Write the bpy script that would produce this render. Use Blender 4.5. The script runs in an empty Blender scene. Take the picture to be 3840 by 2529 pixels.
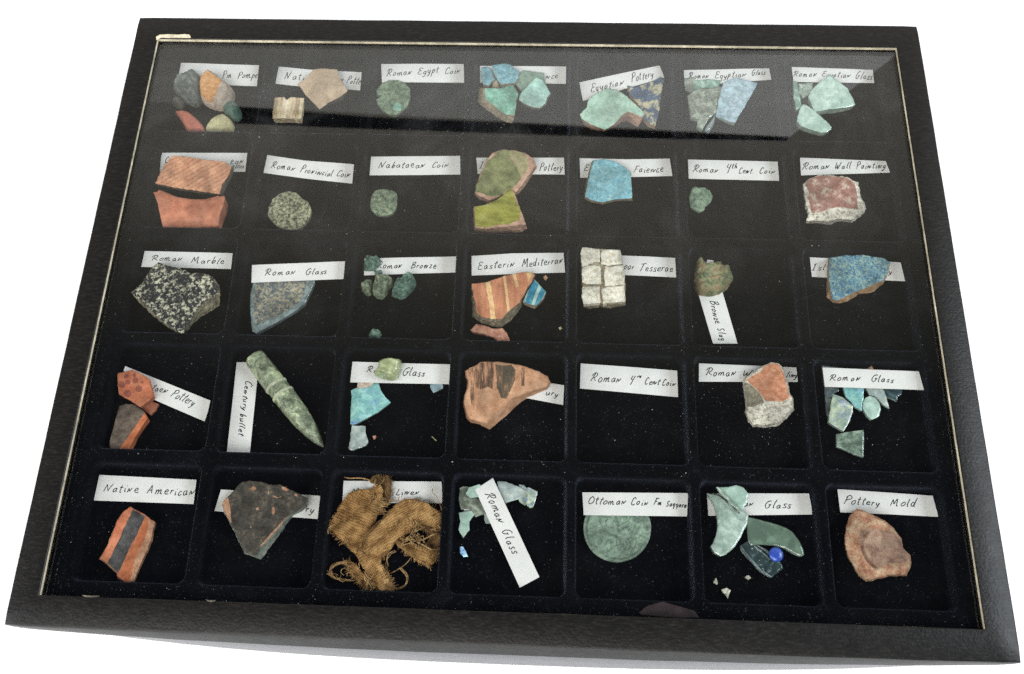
import bpy, bmesh, math, random
import numpy as np
from mathutils import Vector, Matrix, noise
from mathutils.geometry import delaunay_2d_cdt
random.seed(7); rng = np.random.default_rng(7)
sc = bpy.context.scene
COL = sc.collection

# ------------------------------------------------------------------ camera
ZL = 0.034                                   # top of the lid above the table (metres)
CX, CY, CZ = 0.00834461, -0.18884034, 0.39975475 + ZL
FPX = 3602.4                                 # focal length in pixels of the 3840 px photograph
cd = bpy.data.cameras.new('camera'); cam = bpy.data.objects.new('camera', cd); COL.objects.link(cam)
cam.location = (CX, CY, CZ); cam.rotation_euler = (0.39340849440629083, 0.02859286343952575, 0.03837267494552151)
cd.sensor_width = 36; cd.lens = FPX / 3840 * 36; cd.shift_x = 80 / 3840;      # the photograph is cropped off centre
cd.clip_start = .01; cd.clip_end = 50
sc.camera = cam
RC = cam.rotation_euler.to_matrix()

# ------------------------------------------------------------------ light
sc.view_settings.view_transform = 'Standard'; sc.view_settings.look = 'None'
sc.view_settings.exposure = 0; sc.view_settings.gamma = 1
sc.cycles.use_denoising = False; sc.cycles.use_adaptive_sampling = False
sc.cycles.max_bounces = 10; sc.cycles.transparent_max_bounces = 16
sc.cycles.sample_clamp_indirect = 6
w = bpy.data.worlds.new('World'); sc.world = w; w.use_nodes = True
nt = w.node_tree; nt.nodes.clear()
o_ = nt.nodes.new('ShaderNodeOutputWorld'); b_ = nt.nodes.new('ShaderNodeBackground')
tc = nt.nodes.new('ShaderNodeTexCoord'); sx = nt.nodes.new('ShaderNodeSeparateXYZ'); cr = nt.nodes.new('ShaderNodeValToRGB')
nt.links.new(tc.outputs['Generated'], sx.inputs[0]); nt.links.new(sx.outputs['Y'], cr.inputs[0])
E_ = cr.color_ramp.elements                  # upper part of the room: pale wall behind the case, dim ceiling above the photographer
WORLD = [(0.0, (.012, .015, .026)), (.20, (.018, .021, .034)), (.32, (.06, .06, .065)), (.41, (.25, .24, .20)), (.48, (.56, .53, .45)), (.56, (.76, .71, .60)), (1.0, (.62, .58, .5))]
E_[0].position = 0; E_[0].color = (*WORLD[0][1], 1); E_[1].position = 1; E_[1].color = (*WORLD[-1][1], 1)
for p, c in WORLD[1:-1]:
    e = E_.new(p); e.color = (*c, 1)
cr2 = nt.nodes.new('ShaderNodeValToRGB'); nt.links.new(sx.outputs['Z'], cr2.inputs[0]); cr2.color_ramp.elements[0].position = .36; cr2.color_ramp.elements[1].position = .6
mxw = nt.nodes.new('ShaderNodeMix'); mxw.data_type = 'RGBA'; nt.links.new(cr2.outputs[0], mxw.inputs[0]); mxw.inputs[6].default_value = (.84, .82, .79, 1)
nt.links.new(cr.outputs[0], mxw.inputs[7]); nt.links.new(mxw.outputs[2], b_.inputs[0]); nt.links.new(b_.outputs[0], o_.inputs[0])

def area(name, loc, size, power, col, target=(0, 0, 0)):
    l = bpy.data.lights.new(name, 'AREA'); l.shape = 'RECTANGLE'; l.size, l.size_y = size
    l.energy = power; l.color = col
    ob = bpy.data.objects.new(name, l); COL.objects.link(ob); ob.location = loc
    d = Vector(target) - Vector(loc); ob.rotation_euler = d.to_track_quat('-Z', 'Y').to_euler()
    return ob
def pol(az, el, r): a, e = math.radians(az), math.radians(el); return (r * math.sin(a) * math.cos(e), r * math.cos(a) * math.cos(e), r * math.sin(e))
area('front_window_light', pol(196, 50, 3.0), (2.2, 1.6), 88, (1, .985, .96))
area('right_window_light', pol(88, 42, 3.0), (1.5, 1.0), 72, (.86, .93, 1.0))
area('left_fill_light', pol(-112, 34, 3.2), (1.6, 1.4), 46, (.95, .97, 1.0))  # unseen fill lamp, raised to whiten the table left of the case
# tall window behind the case, seen mirrored in the cover glass; a slanting edge cuts its corner
n48 = Vector((0, math.cos(math.radians(48)), math.sin(math.radians(48))))
def mirror_pt(u, v, D_):
    zg = ZL - .002; d0 = RC @ Vector(((u - 1840) / FPX, -(v - 1264.5) / FPX, -1)); t = (zg - CZ) / d0.z
    p = Vector((CX, CY, CZ)) + d0 * t; d = d0.copy(); d.z *= -1
    return p + d * ((D_ - (p - Vector((0, 0, ZL))).dot(n48)) / d.dot(n48))
W0, W1, W2, W3 = mirror_pt(640, 384, 1.5), mirror_pt(2962, 512, 1.5), mirror_pt(3368, 200, 1.5), mirror_pt(1900, 150, 1.5)
ex_ = (W1 - W0).normalized(); ey_ = n48.cross(ex_).normalized()
loc2 = lambda p: ((p - W1).dot(ex_), (p - W1).dot(ey_))
xr, yt = loc2(W2)[0] + .03, loc2(W3)[1] + .12; xl = loc2(mirror_pt(560, 300, 1.5))[0] - .05
WSX, WSY = xr - xl, yt
wl = area('back_window_light', (0, 0, 1), (WSX, WSY), 1, (.93, .97, 1.0))
wl.location = W1 + ex_ * ((xr + xl) / 2) + ey_ * (yt / 2)
wl.rotation_euler = Matrix((ex_, ey_, n48)).transposed().to_euler()
wl.data.energy = 1.0 * (math.pi * WSX * WSY)     # radiance times pi times area
wl.data.use_nodes = True
lt = wl.data.node_tree; em = next(n for n in lt.nodes if n.type == 'EMISSION')
gp = lt.nodes.new('ShaderNodeNewGeometry'); sp = lt.nodes.new('ShaderNodeSeparateXYZ'); lt.links.new(gp.outputs['Parametric'], sp.inputs[0])
WINDOW_NODES = (lt, em, sp)

# ------------------------------------------------------------------ photo coordinates -> places
V = {'A': (400, 40, 2.38), 'B': (1340, 180, 2.6444), 'C': (2100, 180, 1.98333), 'D': (500, 520, 2.6444), 'E': (1340, 520, 1.98333), 'F': (2140, 520, 1.8889),
     'G': (450, 900, 2.8), 'H': (1280, 900, 2.6444), 'I': (2120, 900, 3.0513), 'J': (2560, 900, 2.6444), 'K': (380, 1300, 2.6444), 'L': (1240, 1300, 2.6444),
     'M': (2100, 1300, 2.6444), 'N': (2640, 1300, 2.6444), 'P': (320, 1740, 2.587), 'Q': (1180, 1740, 2.587), 'R': (2100, 1740, 2.6125), 'S': (2600, 1740, 2.38), '0': (0, 0, 1)}
def PX(k, p): a, b, s = V[k]; return (a + p[0] / s, b + p[1] / s)
def UP(k, p, z):
    u, v = PX(k, p)
    d = RC @ Vector(((u - 1840) / FPX, -(v - 1264.5) / FPX, -1)); t = (z - CZ) / d.z
    return Vector((CX + t * d.x, CY + t * d.y))
mm = 0.001
FLOOR = ZL - .0155; RIDGE = ZL - .005; GLASS = ZL - .002
def lin(c): return tuple(((x / 255) / 12.92 if x / 255 <= .04045 else ((x / 255 + .055) / 1.055) ** 2.4) for x in c)

# ------------------------------------------------------------------ object helpers
def tag(o, label=None, cat=None, group=None, kind=None):
    for k, v in (('label', label), ('category', cat), ('group', group), ('kind', kind)):
        if v: o[k] = v
def link(name, me, mats, parent=None, loc=None):
    ob = bpy.data.objects.new(name, me); COL.objects.link(ob)
    for m in (mats if isinstance(mats, (list, tuple)) else [mats]): me.materials.append(m)
    if loc is not None: ob.location = loc
    if parent: ob.parent = parent
    return ob
def empty(name, loc=(0, 0, 0)):
    o = bpy.data.objects.new(name, None); COL.objects.link(o); o.location = loc; o.empty_display_size = .01; return o
def mesh(name, vs, fs, mi=None, smooth=False, origin=None, sharp=None):
    vs = np.asarray(vs, float)
    if origin is not None: vs = vs - np.asarray(origin)
    me = bpy.data.meshes.new(name); me.from_pydata(vs.tolist(), [], fs)
    if mi is not None: me.polygons.foreach_set('material_index', mi)
    if smooth: me.polygons.foreach_set('use_smooth', [True] * len(me.polygons))
    me.update()
    if smooth and sharp: me.set_sharp_from_angle(angle=math.radians(sharp))
    return me

# ------------------------------------------------------------------ materials
class NT:
    def __init__(s, name):
        s.m = bpy.data.materials.new(name); s.m.use_nodes = True; s.t = s.m.node_tree
        s.b = s.t.nodes['Principled BSDF']; s.o = s.t.nodes['Material Output']
        s.pos = s.n('ShaderNodeNewGeometry').outputs['Position']
    def n(s, t, **k):
        x = s.t.nodes.new(t)
        for a, v in k.items(): setattr(x, a, v)
        return x
    def l(s, a, b): s.t.links.new(a, b)
    def noise(s, scale, detail=4, rough=.6, dist=0, stretch=None, rot=0):
        v = s.pos
        if stretch:
            mp = s.n('ShaderNodeMapping'); s.l(v, mp.inputs['Vector']); mp.inputs['Scale'].default_value = stretch; mp.inputs['Rotation'].default_value = (0, 0, rot); v = mp.outputs[0]
        x = s.n('ShaderNodeTexNoise'); s.l(v, x.inputs['Vector']); x.inputs['Scale'].default_value = scale; x.inputs['Detail'].default_value = detail
        x.inputs['Roughness'].default_value = rough; x.inputs['Distortion'].default_value = dist; return x.outputs['Fac']
    def math(s, op, a, b=None, clamp=False):
        x = s.n('ShaderNodeMath', operation=op); x.use_clamp = clamp
        for i, q in enumerate((a, b)):
            if q is None: continue
            if isinstance(q, (int, float)): x.inputs[i].default_value = q
            else: s.l(q, x.inputs[i])
        return x.outputs[0]
    def ramp(s, fac, stops, lin_=True):
        x = s.n('ShaderNodeValToRGB'); s.l(fac, x.inputs[0]); e = x.color_ramp.elements
        cs = [(p, (*(lin(c) if lin_ else c), 1)) for p, c in stops]
        e[0].position, e[0].color = cs[0]; e[1].position, e[1].color = cs[-1]
        for p, c in cs[1:-1]: k = e.new(p); k.color = c
        return x.outputs[0]
    def mix(s, f, a, b, mode='MIX'):
        x = s.n('ShaderNodeMix', data_type='RGBA', blend_type=mode)
        for i, q in ((0, f), (6, a), (7, b)):
            if isinstance(q, (int, float)): x.inputs[i].default_value = q
            elif isinstance(q, tuple): x.inputs[i].default_value = (*q, 1)
            else: s.l(q, x.inputs[i])
        return x.outputs[2]
    def bump(s, h, strength=.5, dist=.0003):
        x = s.n('ShaderNodeBump'); s.l(h, x.inputs['Height']); x.inputs['Strength'].default_value = strength; x.inputs['Distance'].default_value = dist
        s.l(x.outputs[0], s.b.inputs['Normal']); return x
def soft(c):                                    # real clay and stone are a little duller than first picked
    y = .3 * c[0] + .59 * c[1] + .11 * c[2]; return tuple(v + (y - v) * .13 for v in c)
def rock(name, stops, scale=350, fine=2200, mixf=.35, rough=.85, bump=.5, dist=.0003, spec=.25, stretch=None, rot=0, noise_dist=0, sheen=0, wear=.4):
    s = NT(name); stops = [(p, soft(c)) for p, c in stops]
    a = s.noise(scale, 5, .62, noise_dist, stretch, rot); f = s.noise(fine, 3, .6)
    fac = s.math('ADD', s.math('MULTIPLY', a, 1 - mixf), s.math('MULTIPLY', f, mixf))
    fac = s.math('ADD', s.math('MULTIPLY', s.math('SUBTRACT', fac, .5), 1.35), .5)
    col = s.ramp(fac, stops)
    if wear:                                   # pits, stains and worn spots of the thing itself
        p = s.ramp(s.noise(900, 4, .7, .4), [(.33, (255, 255, 255)), (.42, (0, 0, 0))]); col = s.mix(s.math('MULTIPLY', p, wear), col, tuple(x * .35 for x in lin(stops[0][1])))
        p = s.ramp(s.noise(620, 4, .7, .8), [(.60, (0, 0, 0)), (.70, (255, 255, 255))]); col = s.mix(s.math('MULTIPLY', p, wear * .7), col, tuple(min(1, x * 1.35 + .06) for x in lin(stops[-1][1])))
        big = s.ramp(s.noise(75, 3, .6, .5), [(.35, (176, 176, 176)), (.65, (255, 255, 255))]); col = s.mix(.8, col, big, 'MULTIPLY')
    s.l(col, s.b.inputs['Base Color'])
    s.b.inputs['Roughness'].default_value = rough; s.b.inputs['Specular IOR Level'].default_value = spec
    s.bump(s.math('ADD', s.math('MULTIPLY', a, .7), s.math('MULTIPLY', f, .5)), bump, dist)
    if sheen: s.b.inputs['Sheen Weight'].default_value = sheen
    return s.m
def tri(c1, c2, c3, a=.36, b=.5, c=.64): return [(a, c1), (b, c2), (c, c3)]

def glassy(name, tint, patina, alpha=.5, pat=(.45, .62), rough=.25, scale=260, irid=None):
    """weathered ancient glass: a see-through tinted body with clouded, scattering patches"""
    s = NT(name)
    def pale(c): y = .3 * c[0] + .59 * c[1] + .11 * c[2]; return tuple(min(250, (v + (y - v) * .22) * 1.10 + 6) for v in c)
    tint, patina = pale(tint), pale(patina)
    if irid: irid = [(p, pale(c)) for p, c in irid]
    a = s.noise(scale, 4, .55, .6); f = s.noise(900, 3, .6)
    fac = s.math('ADD', s.math('MULTIPLY', a, .8), s.math('MULTIPLY', f, .2))
    base = s.ramp(fac, [(.3, tint), (.5, tuple((x + y) / 2 for x, y in zip(tint, patina))), (.68, patina)])
    if irid:
        n2 = s.noise(420, 3, .6, 1.5)
        base = s.mix(s.ramp(n2, [(.5, (0, 0, 0)), (.62, (255, 255, 255))]), base, s.ramp(s.noise(160, 2, .5), irid))
    s.l(base, s.b.inputs['Base Color']); s.b.inputs['Roughness'].default_value = rough; s.b.inputs['Specular IOR Level'].default_value = .6; s.b.inputs['Coat Weight'].default_value = .8; s.b.inputs['Coat Roughness'].default_value = .1
    s.bump(fac, .25, .0003)
    tr = s.n('ShaderNodeBsdfTransparent'); tr.inputs[0].default_value = (*[min(1, x * 1.15 + .12) for x in lin(tint)], 1)
    mx = s.n('ShaderNodeMixShader')
    lw = s.n('ShaderNodeLayerWeight'); lw.inputs[0].default_value = .35
    op = s.math('ADD', s.ramp(fac, [(pat[0], (0, 0, 0)), (pat[1], (255, 255, 255))]), s.math('MULTIPLY', lw.outputs['Facing'], .45))
    op = s.math('ADD', s.math('MULTIPLY', op, 1 - alpha), alpha, True)
    s.l(op, mx.inputs[0]); s.l(tr.outputs[0], mx.inputs[1]); s.l(s.b.outputs[0], mx.inputs[2]); s.l(mx.outputs[0], s.o.inputs[0])
    return s.m

m_gedge = glassy('bright_glass_break', (112, 138, 122), (150, 170, 156), .7, rough=.35)
m_paper = NT('card_paper'); m_paper.l(m_paper.ramp(m_paper.noise(90, 4), [(.3, (206, 204, 201)), (.7, (216, 214, 211))]), m_paper.b.inputs['Base Color']); m_paper.b.inputs['Roughness'].default_value = .8; m_paper.bump(m_paper.noise(3000, 2), .1, .0001); m_paper = m_paper.m
m_ink = rock('pen_ink', tri((26, 25, 28), (32, 31, 34), (46, 44, 48)), rough=.6, bump=.05)
terra = (190, 112, 82)

def leather():
    s = NT('black_leatherette_paper')
    fib = s.noise(300, 6, .7, .3, (1, 3.6, 1)); wr = s.n('ShaderNodeTexVoronoi'); wr.feature = 'SMOOTH_F1'
    nz = s.n('ShaderNodeVectorMath', operation='ADD'); s.l(s.pos, nz.inputs[0])
    nn = s.n('ShaderNodeTexNoise'); nn.inputs['Scale'].default_value = 300; s.l(s.pos, nn.inputs['Vector'])
    sc_ = s.n('ShaderNodeVectorMath', operation='SCALE'); s.l(nn.outputs['Color'], sc_.inputs[0]); sc_.inputs['Scale'].default_value = .0022
    s.l(sc_.outputs[0], nz.inputs[1]); s.l(nz.outputs[0], wr.inputs['Vector']); wr.inputs['Scale'].default_value = 950
    s.l(s.ramp(fib, [(.3, (9, 8, 8)), (.5, (17, 16, 15)), (.62, (30, 28, 26)), (.75, (46, 43, 40))]), s.b.inputs['Base Color'])
    rr = s.math('ADD', s.math('MULTIPLY', s.noise(120, 3), .16), .29); s.l(rr, s.b.inputs['Roughness'])
    s.b.inputs['Specular IOR Level'].default_value = .22
    h = s.math('ADD', s.math('MULTIPLY', wr.outputs['Distance'], .55), s.math('MULTIPLY', fib, .6))
    s.bump(h, .5, .00022); return s.m
m_leather = leather()
m_board = rock('grey_board_edge', tri((196, 184, 150), (214, 203, 172), (226, 216, 190)), 500, 2500, rough=.9, bump=.6)
def velvet():
    s = NT('black_flocked_velvet')
    f = s.noise(2600, 3, .75); g = s.noise(60, 4, .6, .5); lintmix = s.n('ShaderNodeMix', data_type='RGBA')
    s.l(s.ramp(s.math('ADD', s.math('MULTIPLY', f, .55), s.math('MULTIPLY', g, .45)), [(.35, (1, 1, 1)), (.50, (2, 2, 4)), (.58, (6, 6, 9)), (.68, (22, 23, 28))]), lintmix.inputs[6])
    s.l(s.ramp(s.noise(1150, 3, .62), [(.62, (0, 0, 0)), (.70, (255, 255, 255))]), lintmix.inputs[0]); s.l(s.ramp(s.noise(160, 3, .6), [(.42, (8, 8, 11)), (.66, (64, 64, 64))]), lintmix.inputs[7]); s.l(lintmix.outputs[2], s.b.inputs['Base Color'])
    s.b.inputs['Roughness'].default_value = .95; s.b.inputs['Specular IOR Level'].default_value = .05
    s.b.inputs['Sheen Weight'].default_value = .13; s.b.inputs['Sheen Roughness'].default_value = .35; s.b.inputs['Sheen Tint'].default_value = (.62, .72, 1, 1)
    s.bump(f, .6, .0004); return s.m
m_velvet = velvet()
def pane():
    s = NT('cover_glass')
    bf = s.n('ShaderNodeNewGeometry').outputs['Backfacing']
    ior = s.math('ADD', s.math('MULTIPLY', bf, 1 / 1.5 - 1.5), 1.5)
    fr = s.n('ShaderNodeFresnel'); s.l(ior, fr.inputs['IOR'])
    tr = s.n('ShaderNodeBsdfTransparent'); tr.inputs[0].default_value = (.975, .985, .98, 1)
    gl = s.n('ShaderNodeBsdfGlossy'); gl.inputs['Roughness'].default_value = .018
    m1 = s.n('ShaderNodeMixShader'); s.l(fr.outputs[0], m1.inputs[0]); s.l(tr.outputs[0], m1.inputs[1]); s.l(gl.outputs[0], m1.inputs[2])
    df = s.n('ShaderNodeBsdfDiffuse'); df.inputs[0].default_value = (.8, .8, .78, 1)
    cloud = s.ramp(s.noise(22, 5, .68, 1.2), [(.47, (0, 0, 0)), (.75, (255, 255, 255))])
    streak = s.ramp(s.noise(60, 4, .6, .3, (1, .22, 1)), [(.55, (0, 0, 0)), (.8, (255, 255, 255))])
    grain = s.ramp(s.noise(1700, 3, .7), [(.52, (0, 0, 0)), (.72, (255, 255, 255))])
    sy = s.n('ShaderNodeSeparateXYZ'); s.l(s.pos, sy.inputs[0])
    up = s.math('MULTIPLY', s.math('ADD', sy.outputs['Y'], .03), 8, True)     # more dust settled on the far half
    f = s.math('MULTIPLY', s.math('ADD', s.math('MULTIPLY', cloud, .7), s.math('MULTIPLY', streak, .35)), s.math('ADD', grain, .35))
    f = s.math('MULTIPLY', f, s.math('ADD', s.math('MULTIPLY', up, .036), .003))
    f = s.math('ADD', f, .0002)
    m2 = s.n('ShaderNodeMixShader'); s.l(f, m2.inputs[0]); s.l(m1.outputs[0], m2.inputs[1]); s.l(df.outputs[0], m2.inputs[2]); s.l(m2.outputs[0], s.o.inputs[0])
    return s.m
m_pane = pane()
m_white = NT('white_tabletop'); m_white.b.inputs['Base Color'].default_value = (.94, .94, .94, 1); m_white.b.inputs['Roughness'].default_value = .75; m_white = m_white.m

# back window: emission masked to the shape of the lit opening
lt, em, sp = WINDOW_NODES
def lm(op, a, b):
    x = lt.nodes.new('ShaderNodeMath'); x.operation = op
    for i, q in enumerate((a, b)):
        if isinstance(q, (int, float)): x.inputs[i].default_value = q
        else: lt.links.new(q, x.inputs[i])
    return x.outputs[0]
WN = (lm, lt, em, sp)

# ------------------------------------------------------------------ table
me = mesh('table', [(-2.5, -2.5, 0), (2.5, -2.5, 0), (2.5, 2.5, 0), (-2.5, 2.5, 0)], [(0, 1, 2, 3)])
t = link('tabletop', me, m_white); tag(t, kind='structure', label='plain bright white tabletop under the display case')

# dark rail under the back window, mirrored as the black band in the glass
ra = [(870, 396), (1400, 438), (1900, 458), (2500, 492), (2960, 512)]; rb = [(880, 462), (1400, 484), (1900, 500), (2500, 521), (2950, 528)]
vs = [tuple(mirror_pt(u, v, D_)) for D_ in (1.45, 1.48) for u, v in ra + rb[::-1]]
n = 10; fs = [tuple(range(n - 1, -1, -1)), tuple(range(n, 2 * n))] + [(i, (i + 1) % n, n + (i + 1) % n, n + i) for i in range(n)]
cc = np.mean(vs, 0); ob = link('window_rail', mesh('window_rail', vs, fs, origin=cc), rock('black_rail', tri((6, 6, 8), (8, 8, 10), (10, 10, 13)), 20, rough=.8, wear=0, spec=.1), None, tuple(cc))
tag(ob, 'dark window rail mirrored as a black band in the cover glass', 'window rail')

# ------------------------------------------------------------------ display case
case = empty('display_case', (0, 0, 0))
tag(case, 'flat black glass topped display case with thirty five velvet compartments', 'display case')
LX, LY, IX = .203, .1554, .1907; IY0, IY1 = -.1430, .1411
def bow(x): return .0009 * (1 - min(1, abs(x) / LX) ** 3)
def ring(x0, x1, y0, y1, z, n=60, b=0.0, r=0.0):
    """rectangle outline with n points a side; the front edge bulges by b; corners rounded by r"""
    p = []
    for i in range(n): s = i / n; x = x0 + (x1 - x0) * s; p.append((x, y0 - b * (1 - abs(2 * s - 1) ** 2.6), z))
    for i in range(n): s = i / n; p.append((x1, y0 + (y1 - y0) * s, z))
    for i in range(n): s = i / n; x = x1 + (x0 - x1) * s; p.append((x, y1, z))
    for i in range(n): s = i / n; p.append((x0, y1 + (y0 - y1) * s, z))
    if r:
        q = []
        for (x, y, z_) in p:
            dx = max(0, r - min(x - x0, x1 - x)); dy = max(0, r - min(y - y0, y1 - y))
            if dx > 0 and dy > 0:
                cx_ = x0 + r if x < 0 else x1 - r; cy_ = y0 + r if y < 0 else y1 - r
                v = Vector((x - cx_, y - cy_)); v = v.normalized() * r; x, y = cx_ + v.x, cy_ + v.y
            q.append((x, y, z_))
        p = q
    return p
def loft(rings):
    n = len(rings[0]); vs = [v for r in rings for v in r]; fs = []
    for k in range(len(rings) - 1):
        for i in range(n): j = (i + 1) % n; fs.append((k * n + i, k * n + j, (k + 1) * n + j, (k + 1) * n + i))
    return vs, fs
e = .0011
lid_rings = [ring(-LX + .0012, LX - .0012, -LY + .0012, LY - .0012, ZL - .0085, b=.0026), ring(-LX, LX, -LY, LY, ZL - .0085, b=.0036, r=.001), ring(-LX, LX, -LY, LY, ZL - e, b=.0009, r=.001), ring(-LX + e * .3, LX - e * .3, -LY + e * .3, LY - e * .3, ZL - e * .3, b=.0009, r=.001),
             ring(-LX + e, LX - e, -LY + e, LY - e, ZL, b=.0009, r=.001), ring(-IX - .0004, IX + .0004, IY0 - .0004, IY1 + .0004, ZL), ring(-IX - .0001, IX + .0001, IY0 - .0001, IY1 + .0001, ZL - .00025), ring(-IX - .0001, IX + .0001, IY0 - .0001, IY1 + .0001, ZL - .0004)]
vs, fs = loft(lid_rings)
vs = [(x + .00012 * noise.noise(Vector((x * 60, y * 60, z * 9))), y + .00014 * noise.noise(Vector((x * 60 + 9, y * 60, z * 9))), z + .00008 * noise.noise(Vector((x * 40, y * 40, 5)))) for x, y, z in vs]
lid = link('lid_rim', mesh('lid_rim', vs, fs, smooth=True, sharp=38), m_leather, case)
# cut edge of the cardboard round the opening
random.seed(3)
er = []
for z, o in ((ZL - .00042, 0), (ZL - .0012, .00012), (ZL - .0021, .00005)):
    er.append([(x + o * noise.noise(Vector((x * 200, y * 200, z * 900))) * 2, y + o * noise.noise(Vector((y * 200, x * 200, 3))) * 2, z) for x, y, z in ring(-IX, IX, IY0, IY1, z)])
vs, fs = loft(er)
link('cut_board_edge', mesh('cut_board_edge', vs, fs), m_board, case)
# torn paper at the far left corner bares the board
tp = [(440, 236), (476, 217), (560, 213), (640, 217), (700, 212), (738, 216), (748, 232), (752, 247), (640, 246), (560, 247), (485, 244), (455, 262), (446, 268)]
tv = [(*UP('A', p, ZL), ZL + .00012) for p in tp]
bm = bmesh.new(); f = bm.faces.new([bm.verts.new(v) for v in tv]); bmesh.ops.triangulate(bm, faces=[f]); me = bpy.data.meshes.new('torn_patch'); bm.to_mesh(me); bm.free()
link('torn_patch', me, m_board, case)
# nicks in the paper along the front lip
for a, b, hgt in ((610, 745, 8), (1530, 1605, 12)):
    q = [(a, 262 if a < 900 else 296), ((a + b) / 2, 266 if a < 900 else 301), (b, 268 if a < 900 else 300), (b - 10, 275 if a < 900 else 310), ((a + b) / 2, 280 if a < 900 else 316), (a + 14, 274 if a < 900 else 308)]
    V['Z'] = (0, 2100, 1.98333)
    tv = [(*UP('Z', p, ZL), ZL + .00012) for p in q]
    bm = bmesh.new(); f = bm.faces.new([bm.verts.new(v) for v in tv]); me = bpy.data.meshes.new('worn_nick'); bm.to_mesh(me); bm.free()
    if me.polygons[0].normal.z < 0: me.flip_normals()
    link('worn_nick', me, rock('worn_paper', tri((70, 66, 56), (100, 96, 80), (140, 132, 110)), 900) if a == 610 else bpy.data.materials['worn_paper'], case)
# base box under the lid, its front wall bulging outward
br = [ring(-LX + .0016, LX - .0016, -LY + .0016, LY - .0016, ZL - .0075, b=.0014), ring(-LX + .002, LX - .0016, -LY + .0024, LY - .0016, .0245, b=.0030, r=.002), ring(-LX + .002, LX - .0016, -LY + .0022, LY - .0016, .021, b=.0048, r=.002), ring(-LX + .003, LX - .0016, -LY + .0026, LY - .0016, .012, b=.0072, r=.003), ring(-LX + .004, LX - .0018, -LY + .0030, LY - .0016, .0012, b=.0086, r=.003), ring(-LX + .005, LX - .003, -LY + .0040, LY - .003, .0001, b=.0086, r=.003)]
vs, fs = loft(br); n = len(br[0]); fs.append(tuple(range(len(vs) - 1, len(vs) - n - 1, -1)))
def basepaper():
    s = NT('grey_black_base_paper'); fib = s.noise(300, 4, .6, .3, (1, 4, 4))
    s.l(s.ramp(fib, [(.3, (66, 66, 70)), (.7, (90, 90, 95))]), s.b.inputs['Base Color']); s.b.inputs['Roughness'].default_value = .32; s.b.inputs['Specular IOR Level'].default_value = .7; s.bump(fib, .3, .0002); return s.m
link('base_box', mesh('base_box', vs, fs, smooth=True, sharp=40), basepaper(), case)
# cover glass: a 1.6 mm pane with real edges
gx, g0, g1 = IX + .003, IY0 - .003, IY1 + .003
vs = [(x, y, z) for z in (GLASS - .0016, GLASS) for x, y in ((-gx, g0), (gx, g0), (gx, g1), (-gx, g1))]
fs = [(3, 2, 1, 0), (4, 5, 6, 7), (0, 1, 5, 4), (1, 2, 6, 5), (2, 3, 7, 6), (3, 0, 4, 7)]
link('cover_glass', mesh('cover_glass', vs, fs), m_pane, case)
# vacuum-formed tray, flocked in black
cxs = [.9 + 53.1 * (i - 3) for i in range(7)]; cys = [114.0, 58.6, 3.3, -52.7, -110.0]
NX, NY = 640, 470
gxs = np.linspace(-192, 192, NX); gys = np.linspace(-145, 144, NY); GX, GY = np.meshgrid(gxs, gys)
sd = np.full(GX.shape, 1e9)
for cx_ in cxs:
    for cy_ in cys:
        hx, hy, r = 24.4, 25.4, 3.6
        qx = np.abs(GX - cx_) - hx + r; qy = np.abs(GY - cy_) - hy + r
        d = np.sqrt(np.maximum(qx, 0) ** 2 + np.maximum(qy, 0) ** 2) + np.minimum(np.maximum(qx, qy), 0) - r
        sd = np.minimum(sd, d)
def sstep(t): t = np.clip(t, 0, 1); return t * t * (3 - 2 * t)
wob = np.sin(GX * .11) * np.cos(GY * .09 + 1) * .18 + np.sin(GX * .31 + 2) * np.sin(GY * .27) * .08
TZ = -15.5 + 9.3 * sstep((sd + .8) / 1.3) + 1.2 * sstep((sd + .2) / 2.2)
TZ += .5 * np.exp(-((sd - 0.7) / .6) ** 2) * 0 + wob * (sd < -2) * .4 + wob * (sd > 0) * .7
TZ -= np.clip(sd - .6, 0, 2.2) * .35                      # ridges dip slightly between two cells
TZ += rng.normal(0, .035, TZ.shape)
vs = np.stack([GX, GY, TZ], -1).reshape(-1, 3) * mm; vs[:, 2] += ZL
idx = np.arange(NX * NY).reshape(NY, NX)
q = np.stack([idx[:-1, :-1], idx[:-1, 1:], idx[1:, 1:], idx[1:, :-1]], -1).reshape(-1, 4)
me = bpy.data.meshes.new('compartment_tray'); me.vertices.add(len(vs)); me.vertices.foreach_set('co', vs.ravel())
me.loops.add(q.size); me.loops.foreach_set('vertex_index', q.ravel()); me.polygons.add(len(q)); me.polygons.foreach_set('loop_start', np.arange(0, q.size, 4)); me.polygons.foreach_set('use_smooth', np.ones(len(q), bool)); me.update(); me.validate()
link('compartment_tray', me, m_velvet, case)
def tray_z(x, y):
    i = int(round((x * 1000 + 192) / 384 * (NX - 1))); j = int(round((y * 1000 + 145) / 289 * (NY - 1)))
    return ZL + TZ[min(max(j, 0), NY - 1), min(max(i, 0), NX - 1)] * mm

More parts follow.
